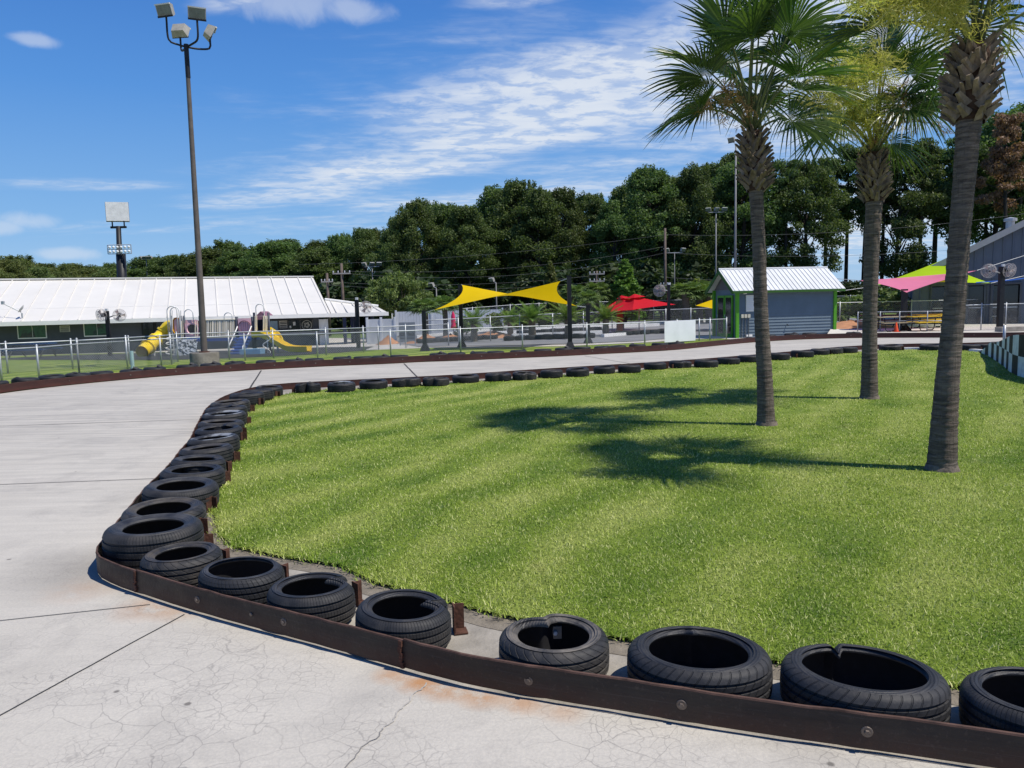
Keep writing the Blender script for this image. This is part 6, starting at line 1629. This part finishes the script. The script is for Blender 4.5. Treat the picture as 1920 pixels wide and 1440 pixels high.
for k, (px, py) in enumerate(((1878, 646), (1902, 643), (1930, 641), (1958, 640))):
    g_ = G(px, py, .22); make_tyre((g_.x, g_.y, .004), .36, .30, f'black tyre behind the chequered wall, {ordn(k)} from the left', 'tyres behind the chequered wall', n=40)
bl = A(1900, 616, 37); tag(MB().box((bl.x + .5, 37, .12), (2.6, .5, .24), rz=.1).build('timber_sleeper', mat('weathered_timber', (.30, .27, .23), .9, .3, 3), None, org=(bl.x + .5, 37, .12)), 'weathered timber sleeper lying right of the steel post', 'sleeper')

# ------------------------------------------------------------------ umbrellas
def umbrella(corners, apex, pole_px, D, m, label, wrap=None, flap=.10):
    C = [Vector(c) for c in corners]; ap = Vector(apex); z0 = T(ap.x, D); t = thing('cantilever_umbrella', (A(pole_px, 600, D).x, D, z0), label, 'umbrella')
    mb = MB(); n = 10; vs = []
    for k in range(4):
        a, b = C[k], C[(k + 1) % 4]; base = len(mb.v); vs = []
        for i in range(n + 1):
            e = a.lerp(b, i / n); e = e + (ap - e) * .04 * math.sin(pi * i / n)
            for j in range(n + 1):
                q = e.lerp(ap, j / n); q.z -= .10 * math.sin(pi * j / n) * math.sin(pi * i / n); vs.append(q)
        mb.add(vs, [(i * (n + 1) + j, (i + 1) * (n + 1) + j, (i + 1) * (n + 1) + j + 1, i * (n + 1) + j + 1) for i in range(n) for j in range(n)])
    cn = mb.build('canopy', m, t, True, angle=.5)
    vt = MB(); vs = [ap + (c - ap) * .27 + Vector((0, 0, .13)) for c in C] + [ap + Vector((0, 0, .16))]; vt.add(vs, [(0, 1, 4), (1, 2, 4), (2, 3, 4), (3, 0, 4)]); vt.build('vent_flap', m, cn)
    px = A(pole_px, 600, D); MB().box((px.x, D, (z0 + ap.z) / 2), (.14, .14, ap.z - z0)).build('pole', M_rust, t)
    if wrap: MB().box((px.x, D, z0 + 1.0), (.34, .34, 1.9)).build('pole_wrap', wrap, t)
    for k in range(4): MB().tube([ap - Vector((0, 0, .1)), C[k] - Vector((0, 0, .03))], .02, 5).build('rib', M_black, t)
    return t
M_red = sailmat('red_cloth', (.62, .018, .03), .35); M_wrap = mat('orange_wrap', (.36, .08, .03), .7, .4, 2)
umbrella([A(1121, 588, 46), A(1186, 581, 44), A(1267, 571, 47), A(1205, 570, 49.5)], A(1190, 556, 46.8), 1161.5, 47, M_red, 'large red cantilever umbrella, nearer of the red pair', M_wrap)
umbrella([A(1131, 580, 49.5), A(1180, 576, 48), A(1240, 571, 51), A(1170, 568, 53)], A(1165, 558.5, 50.5), 1168, 50.5, M_red, 'red umbrella half hidden behind the larger red one')
umbrella([A(1304, 573, 46), A(1348, 582, 44), A(1400, 572, 46), A(1350, 569, 48.5)], A(1349, 557, 46.2), 1352, 46.5, M_yel, 'yellow umbrella half hidden by the left end of the shed')
p = A(851, 640, 44); z0 = T(p.x, 44); zt_ = A(851, 583, 44).z; t = thing('closed_umbrella', (p.x, 44, z0), 'closed pinkish red umbrella standing left of the yellow sail post', 'umbrella')
MB().tube([(p.x, 44, z0), (p.x, 44, zt_)], .03, 6).build('pole', M_galv, t)
MB().lathe([(.02, zt_), (.06, zt_ - .12), (.10, zt_ - .22), (.13, zt_ - .5), (.12, zt_ - .72), (.15, zt_ - .86), (.17, zt_ - .98), (.09, zt_ - .96)], 12, (p.x, 44, 0)).build('folded_canopy', sailmat('rose_cloth', (.72, .05, .14), .2), t, True)

# ------------------------------------------------------------------ far kart track: kerbs, tyre rows
def kerb(pa, pb, h, label):
    a, b = pa, pb; a.z = T(a.x, a.y) + .05; b.z = T(b.x, b.y) + .05; mb = MB(); d = (b - a).normalized(); n = Vector((-d.y, d.x, 0)) * .11; k = 16; vs = []
    for i in range(k + 1):
        q = a.lerp(b, i / k); 
        for s, z in ((-1, 0), (-1, h), (1, h), (1, 0)): vs.append(q + n * s + Vector((0, 0, z)))
    mb.add(vs, [(i * 4 + j, (i + 1) * 4 + j, (i + 1) * 4 + j + 1, i * 4 + j + 1) for i in range(k) for j in range(3)] + [(0, 1, 2, 3), (k * 4 + 3, k * 4 + 2, k * 4 + 1, k * 4)])
    tag(mb.build('white_kerb', M_white, None, org=a), label, 'kerb', 'white kerbs of the far track')
for k, (a, b, h) in enumerate(((A(930, 622, 50), A(1235, 606, 56), .22), (A(960, 632, 44), A(1135, 629, 45), .2), (A(1000, 618, 54), A(1360, 594, 66), .22), (A(780, 616, 56), A(930, 610, 60), .2), (A(1130, 641, 40.5), A(1240, 622, 45), .16))):
    kerb(a, b, h, f'white painted kerb of the far kart track, {ordn(k)} of those beyond the fence')
sm = []
mbs = tyre_parts(.3, .24, .19, [], 18); mb = MB()
for q in mbs: mb.add(q.v, q.f)
o = mb.build('tyre', M_tread, None, True, angle=.8); TM = o.data; bpy.data.objects.remove(o)
for r_, (a, b, n, lb) in enumerate(((A(955, 641, 40), A(1104, 641, 40), 9, 'nearest row'), (A(1160, 634, 42), A(1240, 628, 43.5), 6, 'row by the banner'), (A(790, 640, 42.5), A(925, 637, 43), 11, 'row below the sand'), (A(975, 624, 48), A(1120, 618, 50), 11, 'middle row'), (A(1580, 612, 48), A(1700, 606, 49), 8, 'shed row'))):
    for i in range(n):
        p = a.lerp(b, (i + random.uniform(-.15, .15)) / max(1, n - 1)); o = bpy.data.objects.new('tyre', TM); COL.objects.link(o); o.location = (p.x, p.y, T(p.x, p.y) + .05)
        o.rotation_euler = (random.uniform(-.1, .1), random.uniform(-.1, .1), 0); tag(o, f'far track tyre, {ordn(i)} from the left in the {lb} beyond the fence', 'tyre', 'tyres of the far track')

# ------------------------------------------------------------------ planting between the tracks
def sago_proto(n=26, L=1.15):
    tr = MB(); tr.lathe([(.18, -.1), (.17, .15), (.19, .3), (.15, .55), (.17, .78), (.10, .86)], 14); tm = tr.mesh('trunk'); tm.materials.append(M_boot)
    mb = MB(); rg = random.Random(3)
    for i in range(n):
        a = i * 2.4; e = .15 + 1.15 * (i / n); l = L * rg.uniform(.85, 1.1); pts = []
        for k in range(9):
            u = k / 8; r = l * u * cos(e * (1 - .3 * u)); z = .82 + l * (u * math.sin(e) - .42 * u * u * cos(e)); pts.append(Vector((r * cos(a), r * sin(a), z)))
        for k in range(8):
            p, q = pts[k], pts[k + 1]; d = (q - p); s = d.cross(Vector((0, 0, 1)))
            if s.length < 1e-4: s = Vector((-sin(a), cos(a), 0))
            s.normalize(); w = .17 * math.sin(pi * (.12 + .86 * (k + .5) / 8))
            for j in range(3):
                b = p.lerp(q, j / 3)
                for sg in (-1, 1):
                    tip = b + s * sg * w * 1.15 + d.normalized() * .10 + Vector((0, 0, .05)); mb.add([b - d * .16, b + d * .16, tip + d * .05, tip - d * .05], [(0, 1, 2, 3)])
    cm = mb.mesh('fronds'); cm.materials.append(M_sago); return tm, cm
M_sago = leafmat('sago_leaf', (.07, .13, .03), (.24, .33, .09), .35, .2, 1)
M_small = leafmat('small_palm_leaf', (.05, .10, .028), (.19, .26, .08), .35, .25, 1.2)
SG = sago_proto()
for px, D, s, lb in ((889, 41, 1.0, 'sago palm right of the second sail post'), (957, 45, .95, 'sago palm left of the middle of the sail, partly hidden'), (998, 42, 1.1, 'sago palm below the middle of the yellow sail'), (1066, 40, 1.1, 'sago palm behind the tallest sail post'), (1136, 42, 1.0, 'stout sago palm below the red umbrella')):
    p = A(px, 630, D); t = thing('sago_palm', (p.x, D, T(p.x, D) + .03), lb, 'sago palm', 'sago palms between the tracks', random.uniform(0, 6)); t.scale = (s * 1.05, s * 1.05, s * 1.1)
    for me, nm in zip(SG, ('trunk', 'crown')): o = bpy.data.objects.new(nm, me); COL.objects.link(o); o.parent = t
def smallpalm_proto(seed):
    tr = MB(); tr.tube([(0, 0, -.2), (.04, 0, 1.2), (0, .02, 2.3)], [.17, .14, .16], 12); tm = tr.mesh('trunk'); tm.materials.append(M_bark)
    mb = MB(); rg = random.Random(seed)
    for i in range(26):
        a = i * 2.4; e = -.35 + 1.6 * i / 26; d = Vector((cos(a) * cos(e), sin(a) * cos(e), math.sin(e))); hub = Vector((0, 0, 2.35)) + d * .55
        up = Vector((0, 0, 1)); s = d.cross(up).normalized(); nn = s.cross(d)
        mb.tube([(0, 0, 2.3), hub], .012, 3, False)
        for k in range(-9, 10):
            ph = k * .23; dr = (d * cos(ph) + s * sin(ph)); R = .62 * (.7 + .3 * cos(ph)) * rg.uniform(.85, 1.1); w = dr.cross(nn).normalized() * .035
            m_ = hub + dr * R * .55; tp = hub + dr * R - Vector((0, 0, R * rg.uniform(.2, .5))); mb.add([hub, m_ - w, tp, m_ + w], [(0, 1, 2, 3)])
    cm = mb.mesh('crown'); cm.materials.append(M_small); return tm, cm
SP = [smallpalm_proto(1), smallpalm_proto(2)]
for k, (px, pyc, D, s, lb) in enumerate(((796, 577, 50, 1.0, 'small palm behind the left low sail corner'), (834, 572, 54, 1.0, 'small palm left of the closed red umbrella'), (1119, 547, 62, 1.15, 'small palm in front of the pale cross-armed pole'), (1102, 560, 60, .9, 'lower small palm right of the tallest sail post'), (1075, 550, 64, 1.1, 'small palm behind the tallest sail post'),
                                         (1285, 548, 60, 1.5, 'bushy palm right of the fan beside the red umbrella'), (1312, 545, 62, 1.5, 'second bushy palm left of the shed roof'), (1330, 552, 60, 1.3, 'bushy palm touching the shed roof'))):
    p = A(px, pyc, D); z0 = T(p.x, D); t = thing('small_palm', (p.x, D, z0), lb, 'palm tree', 'small palms beyond the fence', k * 1.3); h = max(.5, (p.z - z0) / 2.45); t.scale = (s * 1.25, s * 1.25, h)
    for me, nm in zip(SP[k % 2], ('trunk', 'crown')): o = bpy.data.objects.new(nm, me); COL.objects.link(o); o.parent = t
def bypix(name, kind, px, pyt, D, W, m, lb, cat, seed, base=16.0, pyb=None):
    p = A(px, pyt, D); z0 = T(p.x, D) if pyb is None else A(px, pyb, D).z
    plant(name, kind, (p.x, D, z0), p.z - z0, W, m, lb, cat, None, seed, base)
bypix('oak_tree', 'round', 745, 508, 64, 5.3, M_oak, 'round-crowned oak tree right of the white porch roof', 'tree', 21)
bypix('cypress_tree', 'cone', 1031, 487, 68, 5.2, M_pale, 'slender olive green conical tree at the right tip of the yellow sail', 'tree', 22)
bypix('cedar_tree', 'cone', 1172, 484, 62, 7.2, M_bright, 'bright green conical tree above the red umbrella', 'tree', 23)
bypix('bush', 'shrub', 958, 577, 56, 3.4, M_pale, 'rounded grey-green bush before the white fence end', 'bush', 1)
bypix('bush', 'shrub', 873, 588, 54, 1.6, M_crown, 'small dark bush against the white fence', 'bush', 2)
bypix('bush', 'shrub', 1240, 520, 72, 5, M_under, 'dark bush behind the fan right of the red umbrella', 'bush', 0)
bypix('bush', 'shrub', 1310, 512, 74, 5, M_oak, 'tall bush left of the shed roof', 'bush', 1)
bypix('bush', 'shrub', 1345, 530, 66, 4, M_pale, 'olive bush touching the shed gable', 'bush', 2)
bypix('bush', 'shrub', 1592, 542, 52, 3, M_pale, 'bush just right of the shed', 'bush', 0)
bypix('bush', 'shrub', 1655, 530, 53, 3.6, M_pale, 'bush between the middle palm trunk and the pink sail post', 'bush', 1)
bypix('bush', 'shrub', 1010, 582, 60, 3.2, M_crown, 'dark bush under the right part of the yellow sail', 'bush', 1)
bypix('bush', 'shrub', 1060, 580, 62, 4.2, M_pale, 'pale bush behind the tallest sail post', 'bush', 2)
for k, (px, pyt, D, W) in enumerate(((20, 492, 88, 9), (70, 505, 92, 9), (-20, 480, 86, 9), (112, 512, 96, 7))): bypix('young_tree', 'broad', px, pyt, D, W, M_pale, f'light green tree showing over the far left roof, {ordn(k)} of four', 'tree', k % 4)
bypix('dying_tree', 'pine', 1900, 203, 88, 18, M_brown, 'reddish brown tree top above the grey building', 'tree', 2)
